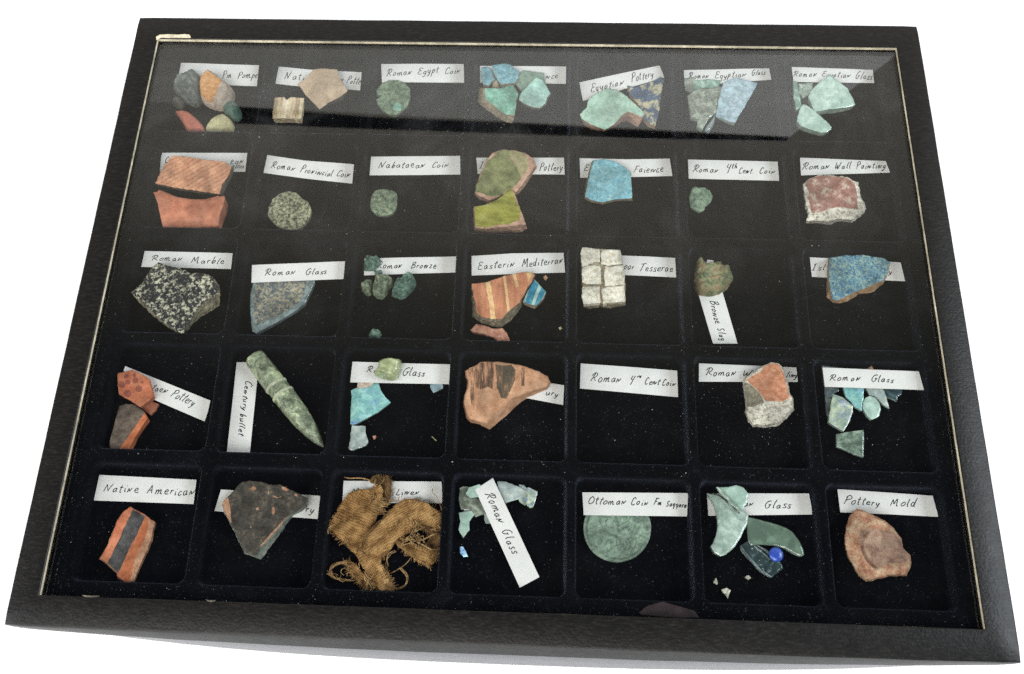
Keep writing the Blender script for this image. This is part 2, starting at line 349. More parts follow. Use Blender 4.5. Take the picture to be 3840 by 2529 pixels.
# ------------------------------------------------------------------ sherd builder
def inside(P, poly):
    poly = np.asarray(poly); x, y = P[:, 0], P[:, 1]; c = np.zeros(len(P), bool); n = len(poly)
    for i in range(n):
        x0, y0 = poly[i]; x1, y1 = poly[(i + 1) % n]
        if y0 == y1: continue
        k = ((y0 > y) != (y1 > y)) & (x < (x1 - x0) * (y - y0) / (y1 - y0) + x0); c ^= k
    return c
def edge_dist(P, poly):
    poly = np.asarray(poly); d = np.full(len(P), 1e9)
    for i in range(len(poly)):
        a = poly[i]; b = poly[(i + 1) % len(poly)]; ab = b - a; L = ab @ ab
        if L < 1e-14: continue
        t = np.clip(((P - a) @ ab) / L, 0, 1); d = np.minimum(d, np.hypot(*(P - a - t[:, None] * ab).T))
    return d
def dens(pts, step, jag, seed, closed=True):
    """subdivide a polygon and roughen it; returns points and, for each, (segment, t)"""
    out, par = [], []; n = len(pts)
    for i in range(n if closed else n - 1):
        a, b = Vector(pts[i]), Vector(pts[(i + 1) % n]); L = (b - a).length; k = max(1, int(round(L / step)))
        nr = Vector((-(b - a).y, (b - a).x)).normalized() if L else Vector((0, 0))
        for j in range(k):
            t = j / k; p = a.lerp(b, t)
            o = noise.fractal(Vector((p.x * 420, p.y * 420, seed)), 1.0, 2.2, 4) * jag
            p = p + nr * o; out.append((p.x, p.y)); par.append((i, t))
    return out, par
SEED = [0]
def smooth_poly(pts, it=1):
    for _ in range(it):
        q = []
        n = len(pts)
        for i in range(n):
            a, b = Vector(pts[i]), Vector(pts[(i + 1) % n]); q += [tuple(a.lerp(b, .25)), tuple(a.lerp(b, .75))]
        pts = q
    return pts
def piece(name, label, cat, k, top, h, mats, base=.5, regions=(), bot=None, jag=.25, rnd=.5, dome=0, domek=2.0, amp=.15, nscale=250, hf=None, grid=.5, group=None, parent=None, side_amp=.2, sm=0, slope=0, zt=None, floor=None, rjag=.32):
    """a broken piece: outline as seen in the photograph, h mm thick, lying base mm above the compartment floor"""
    SEED[0] += 1; seed = SEED[0] * 3.7
    zb = (FLOOR if floor is None else floor) + base * mm; zt_ = zb + h * mm
    zproj = zt_ if zt is None else zb + zt * mm
    T = [tuple(UP(k, p, zproj)) for p in top]
    B = [tuple(UP(k, p, zb)) for p in bot] if bot else None
    if sm and not bot: T = smooth_poly(T, sm)
    D, par = dens(T, max(.45, grid) * mm, jag * mm, seed)
    D = np.array(D); c = D.mean(0)
    lo, hi = D.min(0), D.max(0); g = grid * mm
    X, Y = np.meshgrid(np.arange(lo[0] + g / 2, hi[0], g), np.arange(lo[1] + g / 2, hi[1], g))
    I = np.stack([X.ravel(), Y.ravel()], 1) + rng.uniform(-.22, .22, (X.size, 2)) * g
    I = I[inside(I, D)]; I = I[edge_dist(I, D) > g * .45]
    vin = [Vector(p) for p in D]; ed = [(i, (i + 1) % len(D)) for i in range(len(D))]
    RG = []
    for poly, mi in regions:
        R = [tuple(UP(k, p, zproj)) for p in poly]; R, _ = dens(R, .45 * mm, rjag * mm, seed + 1.3); R = np.array(R)
        RG.append((R, mi))
        ins = inside(R, D) & (edge_dist(R, D) > .1 * mm); s0 = len(vin); ids = {}
        for i, p in enumerate(R):
            if ins[i]: ids[i] = len(vin); vin.append(Vector(p))
        for i in range(len(R)):
            j = (i + 1) % len(R)
            if i in ids and j in ids: ed.append((ids[i], ids[j]))
        if len(I): I = I[edge_dist(I, R) > g * .3]
    vin += [Vector(p) for p in I]
    ov, oe, of, _, _, _ = delaunay_2d_cdt(vin, ed, [], 0, 1e-7)
    P = np.array([(v.x, v.y) for v in ov]); F = np.array([f for f in of if len(f) == 3])
    cen = P[F].mean(1); keep = inside(cen, D); F = F[keep]; cen = cen[keep]
    ar = (P[F[:, 1], 0] - P[F[:, 0], 0]) * (P[F[:, 2], 1] - P[F[:, 0], 1]) - (P[F[:, 2], 0] - P[F[:, 0], 0]) * (P[F[:, 1], 1] - P[F[:, 0], 1])
    F[ar < 0] = F[ar < 0][:, ::-1]
    mi = np.zeros(len(F), int)
    for R, m in RG: mi[inside(cen, R)] = m
    # heights
    ed_ = edge_dist(P, D) / mm
    Z = np.full(len(P), h * 1.0)
    if dome: tt = np.clip(ed_ / dome, 0, 1); Z = h * (.12 + .88 * (1 - (1 - tt) ** domek) ** .6)
    elif rnd: tt = np.clip(ed_ / rnd, 0, 1); Z -= rnd * .55 * (1 - tt) ** 2
    nz = np.array([noise.fractal(Vector((p[0] * nscale, p[1] * nscale, seed)), 1.0, 2.1, 4) for p in P])
    if dome and amp >= .5:                     # creased, knobbly lumps
        bl = np.array([abs(noise.noise(Vector((p[0] * nscale * .8, p[1] * nscale * .8, seed)))) + .5 * abs(noise.noise(Vector((p[0] * nscale * 2.1, p[1] * nscale * 2.1, seed)))) for p in P])
        Z += (bl * 2.6 - .9) * amp * np.clip(ed_ / 1.2, .2, 1)
    Z += nz * amp * (np.clip(ed_ / 1.0, .25, 1) if not dome else .6)
    if hf: Z += np.array([hf((p[0] - c[0]) / mm, (p[1] - c[1]) / mm) for p in P])
    if slope: Z += slope * (P[:, 1] - lo[1]) / mm
    Z = np.maximum(Z, .15)
    used = np.unique(F); rm = -np.ones(len(P), int); rm[used] = np.arange(len(used)); P = P[used]; Z = Z[used]; F = rm[F]
    # boundary
    cnt = {}
    for f in F:
        for a, b in ((f[0], f[1]), (f[1], f[2]), (f[2], f[0])):
            cnt[(a, b)] = 1
    bd = [(a, b) for (a, b) in cnt if (b, a) not in cnt]
    nxt = {a: b for a, b in bd}; bv = list(nxt)
    BP = P[bv]
    off = np.zeros_like(BP)
    if B:
        Bp = [Vector(x) for x in B]; Tp = [Vector(x) for x in T]; n = len(B)
        for q, p in enumerate(BP):
            i = int(np.argmin(((D - p) ** 2).sum(1))); s_, t_ = par[i]
            off[q] = Bp[s_].lerp(Bp[(s_ + 1) % n], t_) - Tp[s_].lerp(Tp[(s_ + 1) % n], t_)
    else:
        dirs = BP - c; dirs /= np.maximum(1e-9, np.hypot(*dirs.T))[:, None]
        off = -dirs * min(.6, h * .12) * mm if not dome else -dirs * .3 * mm
    L = max(2, int(h / .8) + 1); vsl = [np.column_stack([P, zb + Z * mm])]; lay = [list(bv)]; nv = len(P)
    bz = Z[bv]
    for l in range(1, L + 1):
        t = l / L; q = BP + off * t
        if l < L:
            nn = np.array([noise.fractal(Vector((p[0] * 500, p[1] * 500, seed + t * h * .5)), 1.0, 2.1, 3) for p in q])
            dd = q - c; dd /= np.maximum(1e-9, np.hypot(*dd.T))[:, None]; q = q + dd * (nn * side_amp * mm)[:, None]
        vsl.append(np.column_stack([q, zb + bz * (1 - t) * mm])); lay.append(list(range(nv, nv + len(bv)))); nv += len(bv)
    ix = {v: i for i, v in enumerate(bv)}; faces = F.tolist(); mil = mi.tolist(); sm_ = len(mats) - 1 if len(mats) > 1 else 0
    if len(mats) > 1: sm_ = 1
    for l in range(L):
        for a, b in bd:
            i, j = ix[a], ix[b]; faces.append((lay[l][i], lay[l + 1][i], lay[l + 1][j], lay[l][j])); mil.append(sm_)
    # underside
    loop = []; a = bv[0]
    for _ in range(len(bv)):
        loop.append(lay[L][ix[a]]); a = nxt.get(a, bv[0])
        if a == bv[0]: break
    if len(loop) > 2: faces.append(tuple(reversed(loop))); mil.append(sm_)
    org = (c[0], c[1], zb)
    me = mesh(name, np.vstack(vsl), faces, mil, True, org, 50)
    if len(mats) == 1 and mats[0].name.split('.')[0].endswith('glass') and not name.startswith('glass_edge'):
        mats = [mats[0], m_gedge]; me.polygons.foreach_set('material_index', [0 if i < len(F) else 1 for i in range(len(me.polygons))])
    ob = link(name, me, list(mats), parent, org)
    if not parent: tag(ob, label, cat, group)
    elif label: ob['label'] = label
    return ob
print('setup ok')
# back window: slanting right edge, dimmer towards the left
lm, lt, em, sp = WN
lx_ = lm('ADD', lm('MULTIPLY', sp.outputs['X'], WSX), xl); ly_ = lm('MULTIPLY', sp.outputs['Y'], WSY)
sl_ = loc2(W2)[0] / loc2(W2)[1]
on_ = lm('LESS_THAN', lx_, lm('MULTIPLY', ly_, sl_))
mr = lt.nodes.new('ShaderNodeMapRange'); lt.links.new(lx_, mr.inputs[0]); mr.inputs[1].default_value = xl; mr.inputs[2].default_value = 0; mr.inputs[3].default_value = .32; mr.inputs[4].default_value = 1.2
lt.links.new(lm('MULTIPLY', on_, mr.outputs[0]), em.inputs['Strength'])

# ------------------------------------------------------------------ handwriting (single pen strokes, x-height .5, capitals 1)
G = {
 'R': (.95, [[(.12, -.02), (.25, .45), (.36, .95)], [(.02, .62), (.2, .92), (.5, 1.02), (.72, .85), (.66, .6), (.38, .45), (.55, .25), (.85, .02)]]),
 'N': (.9, [[(.05, 0), (.22, .9)], [(.22, .9), (.5, .05)], [(.5, .05), (.62, .45), (.85, 1.0)]]),
 'n': (.72, [[(.02, .45), (.1, 0)], [(.08, .15), (.22, .46), (.34, .38), (.38, .04), (.52, .1), (.66, .42)]]),
 'v': (.66, [[(.04, 0), (.12, .46)], [(.12, .46), (.3, .06)], [(.3, .06), (.52, .5)]]),
 'o': (.56, [[(.28, .48), (.08, .38), (.05, .14), (.22, 0), (.42, .1), (.46, .34), (.28, .48)]]),
 'm': (.95, [[(.04, .42), (.08, 0)], [(.07, .2), (.2, .47), (.32, .38), (.33, .02)], [(.34, .2), (.5, .47), (.62, .38), (.66, .03), (.85, .1)]]),
 'a': (.58, [[(.42, .42), (.2, .46), (.05, .24), (.14, .02), (.32, .1), (.42, .4), (.42, .08), (.56, .02)]]),
 'u': (.58, [[(.05, .45), (.08, .1), (.24, .02), (.38, .2), (.42, .46), (.42, .1), (.56, .04)]]),
 'e': (.5, [[(.06, .22), (.3, .26), (.38, .4), (.24, .48), (.07, .32), (.08, .08), (.25, 0), (.48, .1)]]),
 'c': (.46, [[(.38, .42), (.2, .46), (.05, .25), (.12, .03), (.3, 0), (.44, .1)]]),
 'i': (.3, [[(.12, .44), (.14, .04), (.26, .03)], [(.2, .68), (.23, .74)]]),
 'l': (.3, [[(.2, 1.0), (.1, .5), (.1, .04), (.24, .02)]]),
 't': (.42, [[(.24, .88), (.16, .4), (.18, .04), (.32, .04)], [(.0, .56), (.42, .6)]]),
 'T': (.8, [[(.42, .95), (.3, .0)], [(.05, .9), (.4, .95), (.85, .98)]]),
 'r': (.4, [[(.08, .44), (.1, .0)], [(.1, .22), (.2, .42), (.38, .44)]]),
 's': (.42, [[(.4, .46), (.16, .42), (.12, .28), (.32, .18), (.3, .02), (.02, .0)]]),
 'S': (.66, [[(.62, .95), (.3, .92), (.16, .7), (.3, .52), (.46, .35), (.36, .08), (.04, .04)]]),
 'g': (.52, [[(.4, .42), (.18, .46), (.06, .24), (.2, .06), (.38, .2), (.42, .42), (.36, -.2), (.14, -.36), (.06, -.22)]]),
 'q': (.52, [[(.4, .42), (.18, .46), (.06, .24), (.2, .06), (.38, .2), (.42, .42), (.34, -.35)]]),
 'y': (.52, [[(.05, .45), (.1, .14), (.26, .1), (.42, .45)], [(.42, .45), (.3, -.15), (.08, -.36)]]),
 'p': (.54, [[(.1, .46), (.05, -.38)], [(.08, .2), (.24, .46), (.42, .38), (.38, .12), (.12, .04)]]),
 'P': (.75, [[(.16, .95), (.1, 0)], [(.02, .8), (.3, 1.0), (.62, .92), (.6, .62), (.12, .45)]]),
 'B': (.78, [[(.16, .95), (.1, 0)], [(.05, .9), (.5, 1.0), (.56, .7), (.14, .52)], [(.14, .52), (.6, .45), (.58, .1), (.08, .02)]]),
 'b': (.52, [[(.2, 1.0), (.08, .3), (.1, .02)], [(.1, .06), (.28, .42), (.44, .3), (.34, .04), (.1, .03)]]),
 'd': (.56, [[(.38, .4), (.14, .44), (.05, .18), (.18, 0), (.36, .14), (.5, 1.0)], [(.46, .6), (.42, .06), (.54, .03)]]),
 'h': (.55, [[(.2, 1.0), (.06, .02)], [(.1, .22), (.28, .45), (.36, .3), (.38, .03), (.52, .06)]]),
 'k': (.5, [[(.18, 1.0), (.06, 0)], [(.4, .48), (.12, .24), (.44, .02)]]),
 'C': (.66, [[(.62, .8), (.48, .98), (.2, .85), (.06, .4), (.16, .05), (.4, .0), (.6, .14)]]),
 'G': (.78, [[(.66, .85), (.46, .98), (.18, .8), (.06, .35), (.2, .03), (.48, .05), (.62, .4), (.4, .42), (.74, .46)]]),
 'E': (.66, [[(.64, .85), (.34, .98), (.14, .8), (.3, .56), (.5, .54), (.2, .5), (.06, .2), (.2, .0), (.6, .1)]]),
 'M': (1.0, [[(.04, 0), (.2, .95)], [(.2, .95), (.42, .3)], [(.42, .3), (.72, .98), (.8, .05), (.95, .04)]]),
 'W': (1.0, [[(.08, .9), (.14, .1), (.3, .04), (.46, .55)], [(.46, .55), (.48, .1), (.62, .05), (.9, .95)]]),
 'F': (.66, [[(.2, .95), (.1, 0)], [(.08, .9), (.4, .96), (.68, .95)], [(.14, .5), (.5, .54)]]),
 'O': (.8, [[(.4, .95), (.12, .75), (.06, .25), (.3, 0), (.6, .15), (.68, .6), (.4, .95)]]),
 'A': (.85, [[(.04, 0), (.42, 1.0)], [(.42, 1.0), (.6, .04)], [(.1, .35), (.6, .42)]]),
 'L': (.62, [[(.2, .98), (.1, .3), (.08, .04), (.3, .0), (.6, .08)]]),
 'I': (.5, [[(.25, .95), (.2, .02)], [(.08, .95), (.42, .96)], [(.04, .02), (.36, .02)]]),
 'z': (.48, [[(.06, .44), (.4, .44), (.08, .04), (.46, .06)]]),
 '4': (.6, [[(.12, .95), (.06, .55), (.42, .55)], [(.46, .98), (.36, -.1)]]),
 'Z': (.62, [[(.05, .78), (.3, 1.12), (.38, .75)], [(.36, .9), (.55, 1.1), (.5, .8), (.66, .72)]]),
 '.': (.25, [[(.08, .0), (.12, .04)]]), ' ': (.5, []),
}
def crom(p, n=5):
    if len(p) < 3: return p
    q = [p[0]] + list(p) + [p[-1]]; out = []
    for i in range(1, len(q) - 2):
        for j in range(n):
            t = j / n; out.append(tuple(.5 * ((2 * q[i][d]) + (-q[i - 1][d] + q[i + 1][d]) * t + (2 * q[i - 1][d] - 5 * q[i][d] + 4 * q[i + 1][d] - q[i + 2][d]) * t * t + (-q[i - 1][d] + 3 * q[i][d] - 3 * q[i + 1][d] + q[i + 2][d]) * t ** 3) for d in (0, 1)))
    out.append(p[-1]); return out
def card(label, k, quad, texts, base=.3, warp=.35, group='handwritten paper labels in the case'):
    """texts: (string, start, end, capital height) in photograph coordinates of view k"""
    SEED[0] += 1; sd_ = SEED[0]; zb = FLOOR + base * mm
    Q = [Vector(UP(k, p, zb)) for p in quad]; c = sum(Q, Vector((0, 0))) / len(Q)
    ci = min(cxs, key=lambda v: abs(v - c.x * 1000)); cj = min(cys, key=lambda v: abs(v - c.y * 1000))
    if base < 1: base = 1.3; zb = FLOOR + base * mm; Q = [Vector(UP(k, p, zb)) for p in quad]
    Q = [Vector((min(max(q.x, (ci - 24.2) * mm), (ci + 24.2) * mm), min(max(q.y, (cj - 25) * mm), (cj + 25) * mm))) for q in Q]; 
    def tuck(q):                               # keep corners inside the rounded corner of the compartment
        dx, dy = q.x / mm - ci, q.y / mm - cj; ax, ay = abs(dx) - 20.6, abs(dy) - 21.6
        if ax > 0 and ay > 0 and math.hypot(ax, ay) > 2.9: k_ = 2.9 / math.hypot(ax, ay); return Vector(((ci + math.copysign(20.6 + ax * k_, dx)) * mm, (cj + math.copysign(21.6 + ay * k_, dy)) * mm))
        return q
    Q = [tuck(q) for q in Q]; c = sum(Q, Vector((0, 0))) / len(Q)
    def wz(x, y): return zb + .22 * mm + warp * mm * (noise.noise(Vector((x * 45, y * 45, sd_ * 1.7))) + 1) * .8
    D = []
    for i in range(len(Q)):
        a, b = Q[i], Q[(i + 1) % len(Q)]; n = max(1, int((b - a).length / (1.5 * mm)))
        D += [a.lerp(b, j / n) for j in range(n)]
    Da = np.array([tuple(v) for v in D]); lo, hi = Da.min(0), Da.max(0); g = 1.6 * mm
    X, Y = np.meshgrid(np.arange(lo[0] + g / 2, hi[0], g), np.arange(lo[1] + g / 2, hi[1], g)); I = np.stack([X.ravel(), Y.ravel()], 1)
    I = I[inside(I, Da)]; I = I[edge_dist(I, Da) > .5 * mm]
    ov, oe, of, *_ = delaunay_2d_cdt([Vector(v) for v in D] + [Vector(v) for v in I], [(i, (i + 1) % len(D)) for i in range(len(D))], [], 1, 1e-7)
    n = len(ov); top = [(v.x, v.y, wz(v.x, v.y)) for v in ov]; botv = [(x, y, z - .2 * mm) for x, y, z in top]
    fs = []
    for f in of:
        a, b, c_ = (ov[i] for i in f[:3]); f = list(f)
        if (b - a).cross(c_ - a) < 0: f = f[::-1]
        fs.append(tuple(f)); fs.append(tuple(i + n for i in reversed(f)))
    es = {(f[i], f[(i + 1) % len(f)]) for f in fs if max(f) < n for i in range(len(f))}
    for a, b in es:
        if (b, a) not in es: fs.append((a, a + n, b + n, b))
    org = (c.x, c.y, zb)
    ob = link('paper_label', mesh('paper_label', top + botv, fs, origin=org), m_paper, None, org); tag(ob, label, 'paper label', group)
    rnd_ = random.Random(sd_)
    for st, p0, p1, hgt in texts:
        tv, tf = [], []
        p0, p1 = Vector(p0), Vector(p1); e = (p1 - p0); L = e.length; e.normalize(); up = Vector((e.y, -e.x))
        tot = sum(G[ch][0] for ch in st) * .92 + .12 * len(st); adv = L / tot; x = 0
        for ch in st:
            w_, strokes = G[ch]; jy = rnd_.uniform(-.06, .06); js = rnd_.uniform(.86, 1.12); jx = rnd_.uniform(.84, 1.1); jr = rnd_.uniform(-.12, .12)
            for s_ in strokes:
                pts = [(x + px_ * .92 * jx + (.36 + jr) * py_ * hgt / adv * .9, (py_ * js + jy + .03 * math.sin(px_ * 9 + ord(ch)))) for px_, py_ in crom(s_)]
                W = [p0 + e * (a * adv) + up * (b * hgt) for a, b in pts]
                P = [UP(k, tuple(q), zb + .6 * mm) for q in W]
                P = [q for i, q in enumerate(P) if i == 0 or (q - P[i - 1]).length > 1e-6]
                if len(P) < 2: continue
                hw = .00018
                b0 = len(tv)
                for i, q in enumerate(P):
                    d = (P[min(i + 1, len(P) - 1)] - P[max(i - 1, 0)]).normalized(); nn = Vector((-d.y, d.x)) * hw * (1 + .25 * noise.noise(Vector((q.x * 900, q.y * 900, 0))))
                    for sg in (1, -1): r = q + nn * sg; tv.append((r.x, r.y, wz(r.x, r.y) + .06 * mm))
                for i in range(len(P) - 1): tf.append((b0 + 2 * i, b0 + 2 * i + 1, b0 + 2 * i + 3, b0 + 2 * i + 2))
            x += w_ * .92 + .12
        link('handwritten_word', mesh('handwritten_word', tv, tf, origin=(org[0], org[1], org[2])), m_ink, ob)
    return ob

card('white label written Pm Pompe, half under the orange stone in the far left compartment', 'A', [(657, 470), (1362, 493), (1342, 680), (632, 655)], [('Pm', (1030, 603), (1120, 600), 62), ('Pompe', (1165, 605), (1352, 597), 66), ('S', (725, 600), (775, 600), 60)])
card('white label written Nat, crossed by the beige six-sided sherd', 'A', [(1537, 505), (1900, 540), (2278, 557), (2263, 717), (1800, 690), (1508, 658)], [('Nati', (1585, 615), (1770, 620), 64), ('v Potte', (2085, 640), (2262, 662), 62)])
card('white label reading Roman Egypt Coin above the notched green coin', 'B', [(237, 165), (1063, 145), (1060, 350), (245, 348)], [('Romav', (285, 280), (545, 268), 72), ('Egypt', (595, 268), (815, 245), 72), ('Coiv', (868, 262), (1030, 250), 62)])
card('white label ending in nce, mostly hidden by turquoise faience pieces', 'B', [(1217, 185), (2070, 190), (2068, 362), (1217, 350)], [('nce', (1865, 305), (1995, 300), 70)])
card('tilted white label reading Egyptian Pottery, highest at its right end', 'C', [(143, 262), (740, 118), (775, 225), (170, 400)], [('Egyptiav', (228, 335), (480, 270), 60), ('Pottery', (530, 255), (700, 212), 60)])
card('white label reading Roman Egyptian Glass with Glass written higher at its right end', 'C', [(920, 170), (1563, 128), (1570, 240), (925, 290)], [('Romav', (955, 232), (1110, 222), 44), ('Egyptiav', (1150, 228), (1390, 212), 48), ('Glass', (1425, 205), (1530, 198), 44)])
card('white label reading Roman Egyptian Glass in the far right compartment', 'C', [(1720, 138), (2337, 147), (2335, 265), (1735, 257)], [('Romav', (1732, 212), (1915, 214), 46), ('Egyptiav', (1945, 214), (2165, 222), 46), ('Glass', (2195, 228), (2325, 236), 54)])
card('white label with two short written lines, mostly under the ribbed sherd', 'D', [(277, 148), (1132, 148), (1112, 335), (265, 330)], [('eav', (960, 250), (1105, 246), 70), ('ottos.', (980, 292), (1112, 290), 46), ('C', (310, 245), (345, 243), 60)])
card('curved white label reading Roman Provincial Coin', 'D', [(1330, 168), (1700, 222), (2190, 262), (2172, 452), (1700, 400), (1293, 345)], [('Romav', (1358, 290), (1605, 318), 72), ('Provincial', (1650, 330), (1975, 375), 70), ('Coiv', (2010, 372), (2155, 386), 66)])
card('white label reading Nabataean Coin', 'E', [(103, 140), (765, 133), (767, 272), (92, 278)], [('Nabataeav', (155, 222), (512, 215), 52), ('Coiv', (552, 216), (685, 212), 46)])
card('white label reading Pottery, crossed by the large olive green sherd', 'E', [(885, 147), (1537, 148), (1542, 272), (895, 267)], [('I', (905, 222), (935, 222), 50), ('Pottery', (1352, 240), (1528, 236), 56)])
card('white label reading E and Faience either side of the bright blue sherd', 'E', [(1652, 150), (2000, 160), (2322, 153), (2342, 282), (2000, 290), (1658, 295)], [('E', (1685, 240), (1725, 240), 46), ('Faience', (2052, 250), (2282, 248), 54)])
card('white label reading Roman 4th Cent. Coin above the smallest flat green coin', 'F', [(830, 153), (1465, 168), (1475, 303), (835, 288)], [('Romav', (860, 236), (1050, 240), 50), ('4', (1095, 240), (1130, 240), 56), ('th', (1140, 215), (1185, 210), 36), ('Cent.', (1190, 248), (1300, 246), 42), ('Coiv', (1335, 246), (1452, 246), 42)])
card('white label reading Roman Wall Painting above the pink plaster block', 'F', [(1623, 140), (2243, 108), (2260, 245), (1630, 265)], [('Romav', (1635, 220), (1840, 212), 48), ('Wall', (1868, 214), (1990, 212), 46), ('Painting', (2022, 216), (2232, 210), 50)])
card('white label reading Roman Marble behind the black and white speckled stone', 'G', [(262, 122), (1187, 145), (1168, 310), (228, 290)], [('Romav', (325, 222), (665, 225), 66), ('Marble', (745, 246), (1105, 252), 66)])
card('white label reading Roman Glass lying over the flat blue-grey glass', 'G', [(1388, 268), (2365, 230), (2348, 415), (1383, 455)], [('Romav', (1515, 375), (1850, 360), 72), ('Glass', (1945, 362), (2178, 356), 66)], base=4.4)
card('white label reading Roman Bronze among green corroded lumps', 'H', [(232, 190), (1143, 168), (1132, 327), (226, 355)], [('Romav', (345, 285), (610, 278), 66), ('Bronze', (685, 285), (945, 280), 66)])
card('white label reading Eastern Mediterran above the orange striped sherd', 'H', [(1292, 165), (1700, 140), (2208, 130), (2218, 328), (1293, 358)], [('Easteriv', (1350, 295), (1730, 262), 74), ('Mediterrav', (1790, 272), (2205, 232), 76)])
card('white label reading oor Tesserae, its left end under the pale mosaic block', 'I', [(500, 178), (1255, 212), (1267, 433), (500, 400)], [('oor', (668, 335), (790, 340), 82), ('Tesserae', (838, 350), (1240, 366), 92)])
card('white label standing on end reading Bronze Slag', 'I', [(1625, 232), (1690, 240), (1968, 1192), (1688, 1192), (1510, 590)], [('Bronze', (1648, 695), (1722, 965), 86), ('Slag', (1742, 1010), (1785, 1165), 76)])
card('white label reading Isl, both ends showing beside the blue glazed sherd', 'J', [(1258, 178), (2158, 228), (2202, 415), (1278, 372)], [('Isl', (1275, 300), (1425, 302), 62), ('y', (2040, 335), (2080, 338), 62)])
card('slanting white label reading taen Pottery under the dotted orange sherd', 'K', [(243, 200), (1085, 540), (1060, 650), (1028, 747), (480, 510), (225, 245)], [('taev', (495, 425), (650, 470), 74), ('Pottery', (680, 490), (915, 590), 92)])
card('white label standing on end reading Century bullet', 'K', [(1345, 160), (1565, 160), (1472, 1085), (1243, 1082)], [('Century', (1428, 335), (1392, 635), 62), ('bullet', (1378, 662), (1362, 890), 62)])
card('white label reading R and Glass with a yellow green glass lump on it', 'L', [(218, 155), (1195, 182), (1187, 378), (195, 358)], [('Ro', (350, 256), (470, 262), 58), ('Glass', (705, 280), (940, 298), 78)], base=3.2)
card('white label ending in ury, sticking out right of the orange brushed sherd', 'L', [(1700, 290), (2315, 388), (2305, 582), (1690, 470)], [('ury', (2130, 478), (2262, 498), 62)])
card('white label reading Roman 4th Cent Coin in the compartment without any find', 'M', [(205, 172), (1160, 242), (1170, 505), (197, 420)], [('Romav', (298, 345), (610, 362), 92), ('4', (680, 365), (722, 368), 82), ('Z', (738, 345), (800, 352), 52), ('Cent', (838, 372), (990, 382), 68), ('Coiv', (1012, 384), (1148, 392), 62)])
card('white label reading Roman W and ting, crossed by the thick orange topped plaster', 'M', [(1372, 138), (2378, 152), (2355, 355), (1376, 352)], [('Romav', (1440, 288), (1750, 292), 74), ('W', (1805, 292), (1900, 292), 66), ('ting', (2240, 300), (2350, 312), 66)])
card('white label reading Roman Glass over a scatter of small iridescent glass', 'N', [(1172, 212), (2125, 252), (2177, 435), (1195, 402)], [('Romav', (1240, 335), (1565, 338), 66), ('Glass', (1655, 345), (1888, 358), 66)], base=4.6)
card('white label reading Native American above the sherd with the black stripe', 'P', [(140, 110), (1082, 158), (1053, 393), (87, 358)], [('Native', (172, 268), (525, 280), 84), ('Americav', (592, 290), (1065, 308), 88)])
card('white label ending in ry, behind the broad dark sherd', 'P', [(1318, 252), (2280, 313), (2260, 538), (1256, 460)], [('ry', (2130, 465), (2225, 475), 84)])
card('white label reading M and Linen under the brown cloth', 'Q', [(283, 168), (1247, 170), (1243, 385), (270, 380)], [('M', (350, 285), (450, 280), 52), ('Linev', (785, 300), (1022, 296), 66)])
card('white label lying diagonally and reading Roman Glass', 'Q', [(1730, 140), (2180, 1100), (1990, 1203), (1557, 252)], [('Romav', (1650, 285), (1790, 585), 96), ('Glass', (1812, 650), (1925, 885), 92)], base=3.6)
card('white label reading Ottoman Coin, covering the top of the big green coin', 'R', [(218, 282), (1257, 290), (1242, 518), (232, 505)], [('Ottomav', (272, 392), (655, 402), 74), ('Coiv', (692, 400), (875, 408), 66), ('Fm', (915, 400), (1008, 405), 66), ('Saqqara', (1035, 415), (1245, 432), 62)], base=2.9)
card('white label ending in Glass, its left end under a broken green vessel rim', 'S', [(120, 265), (1070, 262), (1080, 455), (133, 465)], [('av', (450, 380), (540, 380), 62), ('Glass', (632, 392), (880, 396), 74)])
card('white label reading Pottery Mold in the near right compartment', 'S', [(1283, 228), (1700, 256), (2187, 268), (2235, 477), (1700, 450), (1310, 435)], [('Pottery', (1340, 355), (1675, 375), 70), ('Mold', (1757, 378), (1990, 382), 70)])

# ------------------------------------------------------------------ materials of the finds
bronze = lambda n, c1, c2, c3: rock(n, tri(c1, c2, c3, .38, .5, .62), 420, 1900, .4, rough=.75, bump=.9, dist=.0005)
m_coinA = bronze('green_patina', (84, 104, 78), (118, 140, 110), (146, 166, 134)); m_turq = bronze('bright_turquoise_patina', (110, 170, 150), (130, 200, 185), (160, 190, 150))
m_coinB = rock('mottled_silver_patina', tri((66, 68, 56), (128, 126, 100), (172, 168, 132), .4, .5, .6), 600, 1900, .3, rough=.6, bump=.9, dist=.0004)
m_coinC = bronze('dark_green_patina', (70, 82, 66), (104, 122, 100), (150, 158, 122)); m_coinD = bronze('pale_green_patina', (88, 112, 92), (114, 138, 114), (146, 168, 140))
m_granite = rock('grey_green_stone', tri((66, 72, 68), (92, 99, 94), (122, 128, 120)), 400, bump=.9); m_pebble = rock('dark_pebble', tri((54, 54, 46), (84, 82, 70), (112, 110, 96)), 500)
m_plast = rock('pale_plaster', tri((160, 138, 122), (188, 166, 148), (208, 190, 172)), 300); m_orange = rock('orange_pigment', tri((188, 126, 66), (212, 148, 84), (226, 168, 108)), 420, bump=.5)
m_red = rock('red_slip', tri((168, 92, 76), (182, 102, 84), (192, 114, 94)), 200, bump=.15, rough=.6); m_terra = rock('terracotta', tri((176, 102, 74), (192, 114, 84), (206, 132, 100)), 160, 1600, .25, bump=.25, rough=.7)
m_ribbed = rock('ribbed_terracotta', tri((186, 124, 92), (206, 144, 108), (220, 164, 126)), 200, bump=.35); m_clayedge = rock('grey_clay_break', tri((88, 78, 66), (116, 102, 86), (140, 126, 106)), 400, bump=.8)
